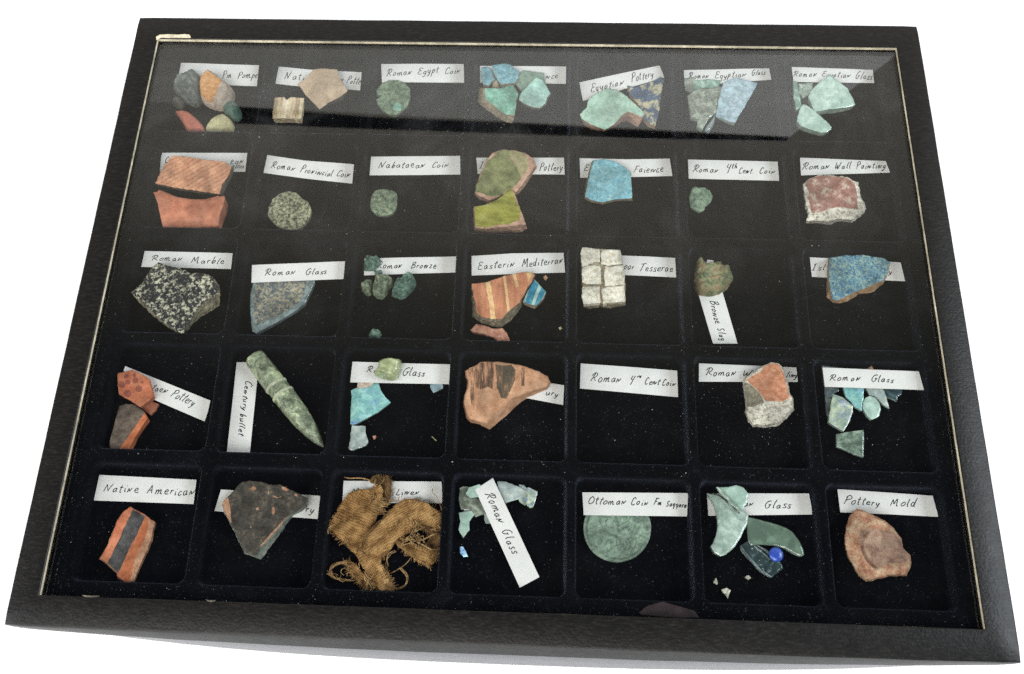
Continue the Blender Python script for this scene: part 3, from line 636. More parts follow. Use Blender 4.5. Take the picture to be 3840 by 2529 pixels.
m_yellow = rock('yellow_ochre_stone', tri((168, 156, 112), (192, 182, 136), (208, 200, 156)), 350); m_dgreen = rock('dark_green_stone', tri((60, 84, 76), (78, 104, 92), (96, 122, 106)), 250)
m_beige = rock('beige_pottery', tri((172, 144, 116), (190, 162, 132), (202, 176, 148)), 180, bump=.3); m_bone = rock('streaked_bone', tri((150, 122, 90), (204, 182, 146), (224, 206, 174)), 420, 1500, .2, stretch=(1, .12, 1), bump=.7)
m_fblue = rock('blue_faience', tri((86, 142, 158), (110, 164, 178), (146, 190, 190)), 450, 1800, bump=.5, rough=.5); m_fgreen = rock('green_faience', tri((88, 142, 116), (110, 168, 144), (138, 192, 170)), 420, rough=.5)
m_flight = rock('pale_turquoise_faience', tri((134, 178, 164), (156, 198, 186), (178, 214, 202)), 380, rough=.55); m_fcore = rock('sandy_faience_core', tri((128, 108, 84), (166, 148, 120), (196, 182, 152)), 700, bump=.9)
m_mint = rock('mint_glaze', tri((134, 172, 152), (156, 192, 170), (180, 208, 186)), 380, rough=.45); m_bluecream = rock('blue_paint_on_cream', [(.40, (58, 78, 104)), (.52, (78, 98, 122)), (.545, (156, 150, 120)), (.62, (186, 176, 140))], 190, 1200, .12, rough=.5, noise_dist=.8)
m_sky = rock('sky_blue_faience', tri((98, 160, 178), (122, 182, 196), (166, 204, 200), .38, .5, .66), 600, 1900, .4, rough=.5); m_olive = rock('olive_glaze', tri((92, 98, 58), (122, 126, 76), (146, 146, 96)), 240, 1700, rough=.4)
m_tan = rock('yellow_tan_glaze', tri((140, 132, 90), (162, 152, 108), (178, 166, 124)), 240, rough=.45); m_pinkclay = rock('pink_clay', tri((158, 116, 94), (190, 146, 120), (206, 166, 142)), 400, bump=.8)
m_lime = rock('bright_olive_glaze', tri((124, 122, 34), (146, 144, 48), (172, 168, 84), .38, .52, .7), 300, 1700, .3, rough=.3, stretch=(.4, 1, 1)); m_pinkwall = rock('dusty_pink_paint', [(.36, (138, 92, 82)), (.50, (164, 112, 98)), (.58, (176, 136, 120)), (.66, (208, 188, 168))], 260, 1500, .3, rough=.85)
m_mortar = rock('rough_lime_plaster', tri((124, 114, 94), (196, 186, 166), (230, 224, 208), .32, .45, .58), 700, 2200, .35, bump=1, dist=.0006)
m_marble = rock('black_and_cream_speckled_stone', [(.46, (36, 38, 40)), (.525, (72, 73, 72)), (.55, (146, 142, 120)), (.62, (196, 192, 164))], 520, 1500, .22, rough=.6, bump=.7, noise_dist=.5)
m_marbleedge = rock('cream_stone_break', tri((92, 86, 68), (146, 136, 108), (190, 180, 150)), 500, bump=.9)
m_bz1 = bronze('sea_green_corrosion', (64, 92, 82), (96, 132, 116), (136, 164, 142)); m_bz2 = bronze('yellow_green_corrosion', (78, 86, 66), (118, 132, 108), (158, 168, 134))
m_slag = rock('bronze_slag', [(.36, (82, 96, 70)), (.46, (120, 126, 88)), (.54, (152, 144, 104)), (.62, (150, 108, 78)), (.7, (120, 156, 120))], 260, 1600, .25, rough=.6, bump=1, dist=.0006)
m_strip = rock('orange_slip_with_brush_marks', tri((176, 104, 72), (196, 124, 88), (210, 142, 102)), 300, bump=.3, stretch=(1, .15, 1), rot=.08); m_cream = rock('cream_stripe', tri((202, 156, 102), (222, 180, 122), (232, 196, 142)), 400)
m_greyclay = rock('grey_tan_clay', tri((96, 86, 68), (132, 120, 98), (166, 152, 126)), 600, bump=.9); m_whiteglz = rock('pale_green_white_glaze', tri((146, 182, 172), (174, 206, 194), (192, 216, 200)), 300, rough=.3)
m_bluestripe = rock('blue_stripe_glaze', tri((38, 118, 152), (54, 142, 176), (90, 168, 188)), 300, rough=.3); m_chip = rock('pink_orange_chip', tri((172, 108, 88), (196, 130, 106), (214, 164, 130)), 400)
m_tess = rock('white_limestone', tri((186, 174, 148), (218, 210, 190), (234, 229, 214), .36, .47, .62), 500, 1800, bump=.8, dist=.0005); m_tmort = rock('tan_mortar', tri((110, 96, 74), (144, 130, 104), (176, 162, 136)), 700, bump=1)
m_islam = rock('crazed_blue_glaze', [(.36, (54, 98, 136)), (.45, (78, 126, 154)), (.52, (108, 150, 158)), (.6, (156, 176, 158))], 620, 1900, .35, rough=.35, noise_dist=1.2); m_buff = rock('buff_clay', tri((156, 116, 80), (190, 148, 106), (206, 166, 122)), 400, bump=.7)
m_dots = rock('orange_pottery', tri((184, 98, 66), (202, 114, 78), (212, 130, 92)), 260, bump=.3); m_dot = rock('dull_red_dots', tri((140, 72, 56), (156, 84, 66), (168, 94, 74)), 260, bump=.3)
m_greybr = rock('grey_brown_slip', tri((88, 74, 64), (108, 92, 80), (126, 110, 96)), 300, 1900, bump=.3); m_orangeband = rock('orange_band', tri((180, 92, 54), (196, 106, 64), (206, 120, 76)), 260, bump=.3)
m_peach = rock('peach_pottery', tri((184, 128, 92), (206, 150, 112), (220, 170, 132)), 200, bump=.3); m_brush = rock('brown_brushed_paint', [(.36, (96, 72, 56)), (.47, (136, 96, 72)), (.50, (186, 132, 98)), (.64, (204, 150, 112))], 1000, 2400, .1, stretch=(1, .09, 1), rot=.05, bump=.3); m_darkpatch = rock('dark_brown_paint', [(.36, (84, 76, 62)), (.52, (104, 88, 70)), (.6, (134, 98, 72)), (.68, (186, 134, 100))], 420, stretch=(1, .22, 1), bump=.3)
m_ochre = rock('orange_wall_paint', tri((182, 112, 80), (204, 134, 98), (218, 156, 120)), 420, bump=.6); m_shadeplast = rock('shaded_lime_plaster', tri((104, 98, 80), (138, 130, 108), (160, 152, 130)), 500, bump=.8)  # m_shadeplast: lime plaster with the chunk's left-side shade painted in
m_black = rock('black_stripe_paint', tri((52, 50, 50), (72, 70, 70), (92, 90, 88)), 300, 1800, bump=.4); m_sideclay = rock('tan_orange_break', tri((160, 106, 76), (184, 132, 98), (200, 154, 122)), 500, bump=.7)
m_darkslip = rock('near_black_slip', [(.36, (52, 48, 42)), (.52, (74, 68, 60)), (.64, (94, 86, 74)), (.72, (150, 120, 86))], 300, 1700, .3, rough=.5, bump=.6); m_greenside = rock('grey_green_break', tri((108, 116, 104), (138, 146, 132), (158, 162, 146)), 400)
m_mold = rock('rough_brown_clay', [(.34, (150, 96, 72)), (.46, (176, 122, 92)), (.55, (188, 150, 116)), (.66, (204, 176, 144))], 260, 1700, bump=1, dist=.0005); m_moldin = rock('purple_brown_clay', tri((128, 96, 82), (160, 124, 104), (184, 150, 126)), 200, 1500, .3, bump=.5)
m_coinE = rock('pale_green_bronze', tri((84, 104, 90), (116, 140, 120), (148, 172, 148), .3, .5, .7), 200, 900, .15, wear=.15, rough=.55, bump=1, dist=.0006, noise_dist=2.2, spec=.5)
m_plum = rock('dull_plum_reflection', tri((44, 30, 34), (54, 38, 42), (64, 46, 50)), 200, rough=.6)
m_bead = rock('cobalt_blue_glass_bead', tri((34, 62, 160), (44, 78, 186), (60, 98, 204)), 300, rough=.25, bump=.1, spec=.6); m_crumb = rock('cream_crumb', tri((170, 164, 140), (206, 200, 180), (226, 222, 208)), 900)
g_pale = glassy('pale_green_glass', (104, 128, 110), (164, 182, 164), .6); g_teal = glassy('teal_glass', (82, 124, 108), (138, 172, 154), .65); g_brown = glassy('olive_brown_glass', (88, 96, 82), (146, 154, 136), .6)
g_irid = glassy('iridescent_blue_glass', (96, 126, 136), (148, 172, 182), .8, irid=[(.35, (116, 146, 176)), (.5, (140, 172, 178)), (.65, (160, 168, 196))]); g_mint = glassy('frosted_mint_glass', (118, 150, 136), (158, 186, 170), .88, rough=.45)
g_grey = glassy('blue_grey_glass', (74, 90, 94), (112, 124, 124), .6); g_rind = glassy('pale_blue_grey_rim_glass', (92, 108, 108), (112, 128, 126), .6); g_crust = rock('tan_crust_on_glass', [(.38, (84, 92, 96)), (.5, (116, 120, 116)), (.56, (158, 148, 122)), (.66, (180, 168, 138))], 480, 1500, .3, rough=.5, noise_dist=1)
g_yg = glassy('yellow_green_glass', (126, 136, 84), (172, 180, 130), .75); g_turq = glassy('turquoise_iridescent_glass', (84, 154, 160), (140, 190, 182), .8, irid=[(.35, (90, 120, 190)), (.5, (120, 190, 180)), (.65, (150, 196, 160))])
g_white = glassy('milky_grey_glass', (118, 134, 132), (176, 186, 178), .85); g_dark = glassy('dark_teal_glass', (34, 58, 66), (58, 86, 90), .4); g_opal = glassy('opal_flake', (110, 170, 220), (190, 220, 240), .9, irid=[(.35, (60, 60, 220)), (.5, (120, 220, 230)), (.65, (240, 250, 240))])
g_yel = glassy('cream_streaked_glass', (120, 148, 130), (178, 186, 150), .7, irid=[(.35, (110, 120, 170)), (.5, (130, 150, 180)), (.65, (170, 176, 130))])
g_clear = glassy('clear_green_glass', (78, 100, 84), (124, 146, 126), .5); g_clear2 = glassy('clear_blue_green_glass', (40, 62, 66), (90, 120, 122), .3, pat=(.55, .68))

P_ = piece
FA = 'small finds lying in the case'
def sherd(*a, **k): return P_(*a, **k)
# --- back row
sherd('stone_fragment', 'grey green lumpy stone, left of the orange painted stone', 'stone', 'A', [(590, 640), (640, 582), (720, 560), (750, 540), (790, 535), (830, 570), (850, 650), (845, 740), (840, 790), (810, 825), (770, 830), (700, 800), (660, 770), (610, 740), (585, 690)], 9, [m_granite], dome=4, amp=.7, zt=4)
sherd('painted_stone', 'orange faced stone with a pale broken flank', 'stone', 'A', [(870, 550), (905, 520), (960, 540), (1040, 610), (1110, 660), (1127, 710), (1110, 770), (1060, 820), (1010, 848), (950, 835), (870, 810), (840, 780), (820, 730), (815, 620), (830, 575)], 8.6, [m_plast, m_plast, m_orange], base=.9, regions=[([(850, 575), (905, 530), (950, 585), (965, 600), (1045, 645), (1010, 710), (985, 790), (940, 822), (880, 800), (832, 730), (827, 625)], 2)], dome=3, amp=.3, zt=6, sm=1)
sherd('pebble', 'small dark brown pebble between the grey stone and the red sherd', 'pebble', 'A', [(590, 790), (630, 765), (680, 785), (695, 830), (670, 872), (610, 860), (580, 830)], 5, [m_pebble], dome=2.5, amp=.5, zt=2, sm=1)
sherd('pottery_sherd', 'smooth brick red curved sherd at the front of the far left compartment', 'sherd', 'A', [(593, 890), (680, 880), (730, 895), (800, 950), (850, 1010), (880, 1066), (712, 1068), (670, 990), (640, 940)], 3.5, [m_red], dome=1.5, amp=.1, zt=3, jag=.1)
sherd('stone_chip', 'dark green angular stone chip in the far left compartment', 'stone', 'A', [(1030, 870), (1060, 820), (1110, 805), (1150, 810), (1185, 860), (1205, 930), (1180, 965), (1140, 970), (1090, 935), (1045, 915)], 5, [m_dgreen], dome=2, amp=.4, zt=3)
sherd('stone_chip', 'pale yellow stone chip beside the red sherd', 'stone', 'A', [(878, 1035), (920, 970), (990, 925), (1040, 915), (1095, 945), (1120, 985), (1135, 1025), (1122, 1066), (880, 1068)], 4, [m_yellow], dome=1.6, amp=.3, zt=3)
sherd('pottery_sherd', 'plain beige six-sided sherd', 'sherd', 'A', [(1705, 655), (1790, 590), (1850, 520), (1950, 515), (2055, 525), (2085, 600), (2150, 715), (2080, 770), (1980, 820), (1900, 880), (1850, 825), (1780, 755)], 6, [m_beige, m_clayedge], base=.9, amp=.15, jag=.2, bot=[(1712, 668), (1795, 600), (1855, 540), (1950, 530), (2055, 545), (2090, 620), (2148, 735), (2105, 800), (1990, 845), (1905, 892), (1852, 840), (1785, 770)])
sherd('bone_piece', 'small square cream piece with vertical streaks', 'bone', 'A', [(1500, 775), (1580, 768), (1605, 795), (1640, 770), (1760, 780), (1750, 870), (1735, 960), (1480, 960), (1485, 870)], 5, [m_bone], amp=.3, jag=.3)
sherd('ancient_coin', 'green coin with a notch in its left edge and a turquoise spot', 'coin', 'B', [(190, 420), (240, 350), (320, 315), (400, 315), (470, 345), (520, 400), (527, 470), (500, 560), (440, 620), (370, 668), (300, 650), (240, 610), (195, 550), (185, 512), (225, 484), (245, 462), (195, 462)], 2.4, [m_coinA, m_coinA, m_turq], base=.8, regions=[([(360, 565), (385, 545), (420, 550), (440, 580), (430, 620), (385, 632), (350, 605)], 2)], amp=.5, nscale=420)
sherd('faience_fragment', 'narrow blue faience fragment, leftmost in its compartment', 'faience', 'B', [(1235, 190), (1300, 185), (1335, 240), (1360, 310), (1300, 370), (1245, 355), (1228, 280)], 4, [m_fblue, m_fcore], base=.9)
sherd('faience_fragment', 'bright blue faience fragment at the back of its compartment', 'faience', 'B', [(1335, 170), (1460, 150), (1520, 165), (1545, 195), (1605, 225), (1590, 290), (1560, 345), (1425, 358), (1385, 310), (1350, 240)], 4.5, [m_fblue, m_fcore], base=.9)
sherd('glass_plate', 'flat grey green plate behind the pale turquoise fragment', 'glass', 'B', [(1640, 220), (1850, 245), (1870, 360), (1640, 440), (1560, 345), (1600, 280)], 2.2, [rock('grey_green_glaze', tri((108, 134, 118), (124, 150, 132), (140, 164, 146)), 300, rough=.4)], base=.9, rnd=.3)
sherd('pebble', 'cream pebble wedged between the blue and green faience', 'pebble', 'B', [(1330, 350), (1355, 325), (1385, 325), (1410, 350), (1405, 385), (1365, 398), (1335, 385)], 6, [m_fcore], dome=2, zt=4, base=.8)
sherd('faience_fragment', 'thick green faience fragment with a sandy broken edge', 'faience', 'B', [(1265, 400), (1400, 400), (1540, 365), (1600, 450), (1570, 560), (1562, 655), (1480, 658), (1420, 625), (1330, 550), (1270, 500)], 8, [m_fgreen, m_fcore], base=.9, jag=.4, side_amp=.5, bot=[(1205, 395), (1400, 420), (1540, 400), (1600, 480), (1572, 600), (1542, 748), (1480, 738), (1390, 690), (1270, 610), (1192, 535)])
sherd('faience_fragment', 'pale turquoise rounded faience fragment', 'faience', 'B', [(1620, 450), (1700, 360), (1770, 290), (1830, 310), (1900, 415), (1915, 450), (1878, 490), (1865, 550), (1805, 598), (1740, 585), (1660, 555), (1602, 510)], 6, [m_flight, m_fcore], base=2.6, bot=[(1625, 465), (1705, 375), (1775, 305), (1830, 325), (1900, 425), (1920, 465), (1885, 510), (1870, 570), (1810, 616), (1740, 612), (1660, 575), (1605, 530)])
sherd('glazed_sherd', 'mint green glazed sherd with a stepped brown break', 'sherd', 'C', [(345, 300), (420, 305), (500, 360), (600, 450), (630, 490), (612, 512), (508, 470), (465, 495), (400, 570), (330, 608), (230, 565), (160, 525), (150, 490), (200, 440), (210, 390), (250, 345)], 8, [m_mint, m_pinkclay], base=.9, jag=.3, side_amp=.4, bot=[(345, 312), (420, 318), (500, 372), (600, 462), (622, 530), (580, 590), (502, 548), (462, 552), (400, 592), (328, 624), (230, 605), (178, 575), (160, 530), (200, 470), (210, 410), (252, 365)])
sherd('glazed_sherd', 'dark blue and cream glazed sherd right of the mint one', 'sherd', 'C', [(500, 280), (560, 290), (680, 250), (750, 215), (775, 230), (755, 330), (740, 460), (710, 580), (660, 560), (622, 520), (612, 460), (560, 390), (520, 350)], 3.5, [m_bluecream, m_buff], base=.9)
GG = 'weathered glass fragments in the case'
sherd('glass_fragment', 'small pale brown glass fragment at the left of its compartment', 'glass', 'C', [(925, 225), (1000, 215), (1010, 290), (985, 330), (930, 310)], 1.6, [g_brown], base=.9, rnd=.3)
sherd('glass_fragment', 'teal glass strip half under the label', 'glass', 'C', [(1000, 240), (1100, 230), (1200, 240), (1180, 290), (1050, 302), (1000, 312)], 1.8, [g_teal], base=.9, rnd=.3)
sherd('glass_fragment', 'large dull brown green crumpled glass fragment', 'glass', 'C', [(990, 320), (1050, 300), (1140, 300), (1190, 285), (1212, 300), (1175, 400), (1160, 480), (1110, 520), (1060, 605), (1015, 582), (1030, 530), (970, 520), (960, 440), (950, 360)], 3, [g_brown], base=1.2, rnd=.4, amp=1.0, nscale=160)
sherd('glass_fragment', 'iridescent blue curved glass fragment, pointed at the bottom', 'glass', 'C', [(1215, 260), (1300, 215), (1480, 235), (1440, 320), (1370, 440), (1305, 548), (1240, 525), (1165, 485), (1180, 390), (1200, 310)], 4.5, [g_irid], base=1.4, rnd=.4, hf=lambda x, y: -.012 * (x * .8 + y * .5) ** 2, grid=.6)
sherd('glass_fragment', 'slim pale glass handle below the crumpled brown glass', 'glass', 'C', [(1160, 470), (1166, 500), (1145, 570), (1110, 627), (1075, 612), (1090, 570), (1130, 520)], 2.6, [g_grey], base=1.2, dome=1.2, sm=1)
sherd('glass_fragment', 'upright light green glass strip in the far right compartment', 'glass', 'C', [(1735, 245), (1762, 250), (1785, 350), (1800, 440), (1755, 460), (1740, 380)], 3, [g_teal], base=.9, rnd=.3)
sherd('glass_fragment', 'dim grey glass fragment behind the upright strip', 'glass', 'C', [(1775, 265), (1880, 258), (1872, 340), (1805, 372), (1780, 330)], 1.4, [g_pale], base=.8, rnd=.3)
sherd('glass_fragment', 'large frosted mint glass fragment in the far right compartment', 'glass', 'C', [(1870, 310), (1930, 250), (2010, 200), (2060, 235), (2140, 290), (2190, 370), (2206, 410), (2160, 430), (2060, 450), (1900, 465), (1880, 420), (1855, 350)], 5, [g_mint], base=.9, rnd=.5, hf=lambda x, y: -.02 * x * x * .5, grid=.6)
sherd('glass_fragment', 'frosted mint glass wedge, lowest in the far right compartment', 'glass', 'C', [(1800, 420), (1830, 420), (1900, 470), (2000, 560), (2030, 598), (1970, 633), (1870, 610), (1760, 562), (1770, 490)], 4, [g_mint], base=.8, rnd=.5, sm=1)
# --- second row
ribd = Vector((.75, .66)).normalized()
def ribs(x, y):
    u = x * .60 - y * .80 + math.sin(x * .35 + y * .2) * .12
    return -.75 * (abs(math.sin(u * math.pi / 2.25)) ** .35 < .62) * (1) * .0 - .8 * max(0, 1 - abs(((u / 2.25) % 1) - .5) / .17)
sherd('ribbed_sherd', 'orange sherd with slanting parallel ribs', 'sherd', 'D', [(380, 168), (480, 170), (700, 205), (900, 225), (975, 275), (935, 380), (880, 440), (855, 545), (700, 525), (450, 490), (215, 440), (240, 390), (300, 270)], 9, [m_ribbed, m_clayedge], base=.9, jag=.25, hf=ribs, grid=.42, amp=.25, bot=[(395, 190), (480, 190), (700, 222), (905, 240), (1000, 300), (985, 370), (925, 480), (888, 562), (700, 552), (450, 515), (225, 465), (250, 405), (310, 290)])
sherd('pottery_sherd', 'smooth terracotta sherd with a hollow upper edge, below the ribbed one', 'sherd', 'D', [(205, 540), (260, 503), (320, 522), (420, 560), (560, 578), (700, 585), (850, 565), (900, 568), (916, 600), (900, 680), (860, 780), (840, 862), (700, 853), (540, 848), (400, 855), (275, 862), (265, 760), (250, 660), (225, 590)], 7, [m_terra], jag=.12, zt=7, hf=lambda x, y: .02 * x * x * .6 - .035 * y * y * .7 + (.9 if y > 3.2 + .022 * x * x else 0) - 1.4, grid=.5, amp=.1, rnd=1)
sherd('ancient_coin', 'worn mottled grey coin with rough edge, largest coin of the second row', 'coin', 'D', [(1345, 680), (1380, 600), (1450, 545), (1540, 520), (1610, 535), (1690, 605), (1730, 620), (1770, 710), (1740, 800), (1660, 880), (1580, 918), (1500, 905), (1420, 860), (1360, 810), (1328, 750)], 3, [m_coinB], amp=.55, nscale=420, hf=lambda x, y: .45 * math.sin(x * .9 + 2 * noise.noise(Vector((x * .25, y * .25, 1))) * 3) * math.cos(y * .8) * max(0, 1 - (x * x + y * y) / 90))
sherd('ancient_coin', 'small round dark green coin under the Nabataean Coin label', 'coin', 'E', [(95, 480), (105, 420), (140, 380), (200, 372), (270, 385), (298, 420), (298, 480), (280, 540), (230, 572), (180, 575), (120, 555), (95, 520)], 2.6, [m_coinC], amp=.5, nscale=420, sm=1, hf=lambda x, y: .4 * math.sin(x * 1.5 + 1) * math.cos(y * 1.3) * max(0, 1 - (x * x + y * y) / 24))
sherd('glazed_sherd', 'large olive green sherd with a yellow tan corner and pink clay rim', 'sherd', 'E', [(875, 400), (885, 340), (920, 260), (960, 160), (1000, 105), (1080, 80), (1160, 85), (1250, 105), (1310, 150), (1330, 200), (1295, 245), (1262, 285), (1215, 360), (1175, 400), (1140, 380), (1050, 430), (980, 455), (920, 430)], 6.5, [m_pinkclay, m_pinkclay, m_olive, m_tan], base=.9, jag=.35, side_amp=.5, regions=[([(878, 398), (886, 340), (925, 260), (970, 165), (1030, 115), (1060, 84), (1130, 90), (1135, 130), (1175, 200), (1212, 262), (1218, 300), (1160, 365), (1130, 380), (1050, 428), (980, 430), (900, 400)], 2), ([(1132, 96), (1160, 90), (1235, 108), (1272, 155), (1270, 225), (1222, 292), (1180, 205), (1138, 130)], 3)], bot=[(872, 420), (885, 360), (920, 280), (960, 180), (1000, 125), (1080, 100), (1160, 105), (1250, 125), (1312, 168), (1332, 220), (1300, 275), (1275, 310), (1225, 385), (1180, 425), (1140, 405), (1050, 455), (980, 480), (920, 460)])
sherd('glazed_sherd', 'bright yellow olive glazed sherd with a pink broken front edge', 'sherd', 'E', [(870, 505), (950, 490), (1040, 450), (1140, 375), (1170, 400), (1190, 465), (1225, 555), (1252, 635), (1130, 650), (960, 668), (880, 660)], 8, [m_pinkclay, m_pinkclay, m_lime], base=.9, jag=.3, side_amp=.5, regions=[([(866, 500), (950, 486), (1040, 446), (1138, 372), (1162, 400), (1182, 470), (1216, 550), (1208, 602), (1130, 636), (1060, 640), (960, 662), (878, 655)], 2)], bot=[(862, 530), (950, 520), (1040, 480), (1140, 410), (1172, 435), (1195, 500), (1235, 600), (1262, 670), (1215, 698), (960, 705), (868, 700)])
sherd('faience_fragment', 'bright sky blue faience sherd with a rounded top', 'faience', 'E', [(1760, 160), (1830, 150), (1920, 170), (1990, 210), (2035, 250), (2040, 350), (2042, 440), (2000, 445), (1910, 450), (1830, 472), (1740, 458), (1695, 432), (1708, 350), (1725, 280), (1742, 200)], 5, [m_sky, m_fcore], base=.9, jag=.2, amp=.25, bot=[(1745, 175), (1830, 170), (1920, 190), (1992, 225), (2035, 270), (2042, 370), (2045, 465), (2000, 462), (1910, 466), (1830, 490), (1740, 478), (1686, 450), (1690, 370), (1708, 300), (1725, 220)])
sherd('ancient_coin', 'small broken pale green coin, right of centre in the second row', 'coin', 'F', [(843, 400), (860, 350), (885, 337), (905, 347), (950, 345), (985, 370), (1010, 408), (990, 450), (955, 480), (950, 500), (910, 520), (880, 505), (850, 485), (840, 440)], 1.8, [m_coinD], amp=.5, nscale=450)
sherd('plaster_fragment', 'pink painted plaster block with rough white broken edges', 'plaster', 'F', [(1650, 320), (1690, 280), (1770, 255), (1870, 262), (1960, 270), (2030, 310), (2050, 410), (2085, 480), (2055, 520), (1990, 575), (1920, 562), (1820, 585), (1740, 580), (1672, 578), (1690, 520), (1665, 440), (1655, 380)], 9, [m_mortar, m_mortar, m_pinkwall], jag=.5, side_amp=.8, amp=.5, nscale=350, regions=[([(1662, 325), (1695, 285), (1770, 262), (1870, 268), (1955, 278), (2010, 312), (2030, 400), (2032, 500), (1990, 495), (1900, 488), (1830, 500), (1735, 532), (1708, 528), (1700, 470), (1680, 430), (1690, 380)], 2)], bot=[(1645, 340), (1685, 300), (1770, 275), (1870, 280), (1960, 290), (2035, 330), (2060, 430), (2092, 500), (2062, 545), (1992, 595), (1920, 585), (1820, 610), (1740, 602), (1668, 602), (1682, 545), (1655, 450), (1648, 390)])
# --- middle row
sherd('stone_fragment', 'black and cream speckled stone slab', 'stone', 'G', [(120, 548), (230, 450), (285, 350), (400, 230), (560, 280), (680, 320), (740, 350), (810, 338), (900, 355), (980, 400), (1020, 470), (1045, 540), (960, 600), (850, 680), (780, 760), (655, 985), (560, 935), (420, 830), (280, 700), (180, 610)], 8.8, [m_marble, m_marbleedge], base=.9, jag=.5, side_amp=.7, amp=.4, nscale=350, rnd=.8, bot=[(125, 560), (235, 470), (290, 370), (405, 250), (560, 300), (680, 340), (740, 370), (810, 360), (900, 375), (990, 420), (1040, 500), (1050, 690), (960, 745), (870, 800), (790, 860), (655, 1003), (550, 950), (410, 850), (270, 722), (175, 630)])
sherd('glass_fragment', 'flat blue grey glass piece with a tan crust, below its label', 'glass', 'G', [(1400, 400), (2040, 380), (2045, 440), (1990, 560), (1945, 660), (1850, 740), (1700, 830), (1560, 910), (1420, 980), (1385, 950), (1375, 860), (1365, 700), (1370, 560), (1390, 480)], 3.4, [g_rind, g_rind, g_crust], base=.6, jag=.08, rnd=.5, regions=[([(1435, 440), (1962, 420), (1935, 560), (1880, 650), (1700, 775), (1480, 885), (1435, 905), (1412, 800), (1408, 650), (1420, 520)], 2)])
sherd('bronze_lump', 'spongy green bronze lump, back left over its label', 'bronze', 'H', [(225, 145), (320, 155), (380, 185), (385, 240), (340, 270), (325, 300), (270, 290), (205, 295), (215, 240), (235, 200)], 5, [m_bz1], base=.9, dome=1.6, amp=1.7, nscale=520, zt=3, jag=.6)
sherd('bronze_lump', 'smallest green bronze crumb lying on the Roman Bronze label', 'bronze', 'H', [(330, 305), (390, 290), (412, 320), (400, 352), (345, 358), (325, 330)], 3, [m_bz1], base=.9, dome=1.2, amp=.5, zt=2)
sherd('bronze_lump', 'left yellowish bronze lump of the three in a row', 'bronze', 'H', [(190, 440), (230, 395), (290, 378), (312, 400), (305, 460), (290, 530), (240, 537), (200, 490)], 5, [m_bz2], dome=1.6, amp=1.5, nscale=420, zt=3)
sherd('bronze_lump', 'middle bronze lump of the three in a row', 'bronze', 'H', [(320, 420), (335, 350), (400, 345), (460, 345), (505, 375), (510, 430), (470, 480), (435, 530), (400, 572), (350, 560), (305, 520), (305, 460)], 7, [m_bz2], dome=2.0, amp=1.7, nscale=330, zt=3.5)
sherd('bronze_lump', 'right and greenest bronze lump of the three in a row', 'bronze', 'H', [(500, 500), (520, 430), (540, 395), (610, 360), (650, 335), (710, 345), (735, 390), (740, 430), (700, 490), (640, 545), (590, 568), (530, 555), (490, 530)], 7.5, [m_bz1], dome=2.2, amp=1.8, nscale=280, zt=3.5)
sherd('bronze_lump', 'lone small green bronze lump at the front of its compartment', 'bronze', 'H', [(270, 925), (310, 885), (350, 878), (385, 900), (397, 935), (370, 975), (320, 983), (265, 977)], 4, [m_bz1], dome=1.6, amp=1.2, nscale=450, zt=2)
sherd('striped_sherd', 'orange sherd with four cream stripes', 'sherd', 'H', [(1293, 435), (1450, 415), (1600, 360), (1750, 325), (1870, 315), (1920, 345), (1880, 420), (1830, 490), (1800, 560), (1770, 620), (1690, 680), (1640, 720), (1600, 780), (1500, 785), (1400, 765), (1340, 720), (1330, 640), (1310, 540)], 8, [m_strip, m_greyclay, m_cream], jag=.25, side_amp=.5, regions=[([(1425, 400), (1472, 400), (1500, 560), (1535, 800), (1482, 800), (1455, 560)], 2), ([(1600, 350), (1625, 350), (1650, 500), (1675, 720), (1645, 720), (1622, 500)], 2), ([(1685, 320), (1722, 320), (1765, 462), (1735, 474)], 2), ([(1835, 300), (1885, 300), (1885, 360), (1850, 408)], 2)], bot=[(1290, 460), (1450, 440), (1600, 390), (1750, 350), (1870, 335), (1922, 365), (1885, 450), (1840, 520), (1800, 600), (1795, 660), (1740, 730), (1680, 800), (1590, 868), (1500, 862), (1390, 832), (1300, 758), (1298, 660), (1290, 560)])
sherd('striped_sherd', 'small sherd striped blue and white', 'sherd', 'H', [(1915, 390), (2030, 512), (2000, 580), (1930, 650), (1880, 640), (1800, 610), (1850, 500)], 5, [m_whiteglz, m_fcore, m_bluestripe], jag=.12, regions=[([(1900, 380), (1958, 440), (1885, 645), (1822, 622)], 2), ([(1985, 460), (2026, 508), (1945, 660), (1912, 650)], 2)], bot=[(1915, 405), (2032, 532), (2005, 602), (1920, 683), (1880, 674), (1798, 636), (1848, 520)])
sherd('pottery_sherd', 'long thin pinkish orange chip at the front of the striped sherd', 'sherd', 'H', [(1280, 890), (1340, 832), (1430, 850), (1500, 880), (1600, 872), (1640, 920), (1672, 1000), (1550, 1000), (1500, 960), (1400, 930), (1310, 915)], 2.6, [m_chip], amp=.3)
sherd('crumb', 'tan crumb behind the blue and white sherd', 'crumb', 'H', [(2005, 370), (2025, 345), (2050, 370), (2025, 398)], 1.2, [m_buff], grid=.3)
sherd('crumb', 'yellowish crumb near the front right of the striped sherd compartment', 'crumb', 'H', [(2155, 870), (2175, 850), (2195, 875), (2172, 890)], 1.2, [m_yellow], grid=.3)
tb = empty('mosaic_block', (*UP('I', (430, 430), FLOOR + .9 * mm), FLOOR + .9 * mm)); tag(tb, 'block of six white limestone mosaic cubes set in tan mortar', 'mosaic')
def child(ob): 
    ob.parent = tb; ob.matrix_parent_inverse = tb.matrix_basis.inverted() if False else Matrix.Identity(4); ob.location = ob.location - tb.location
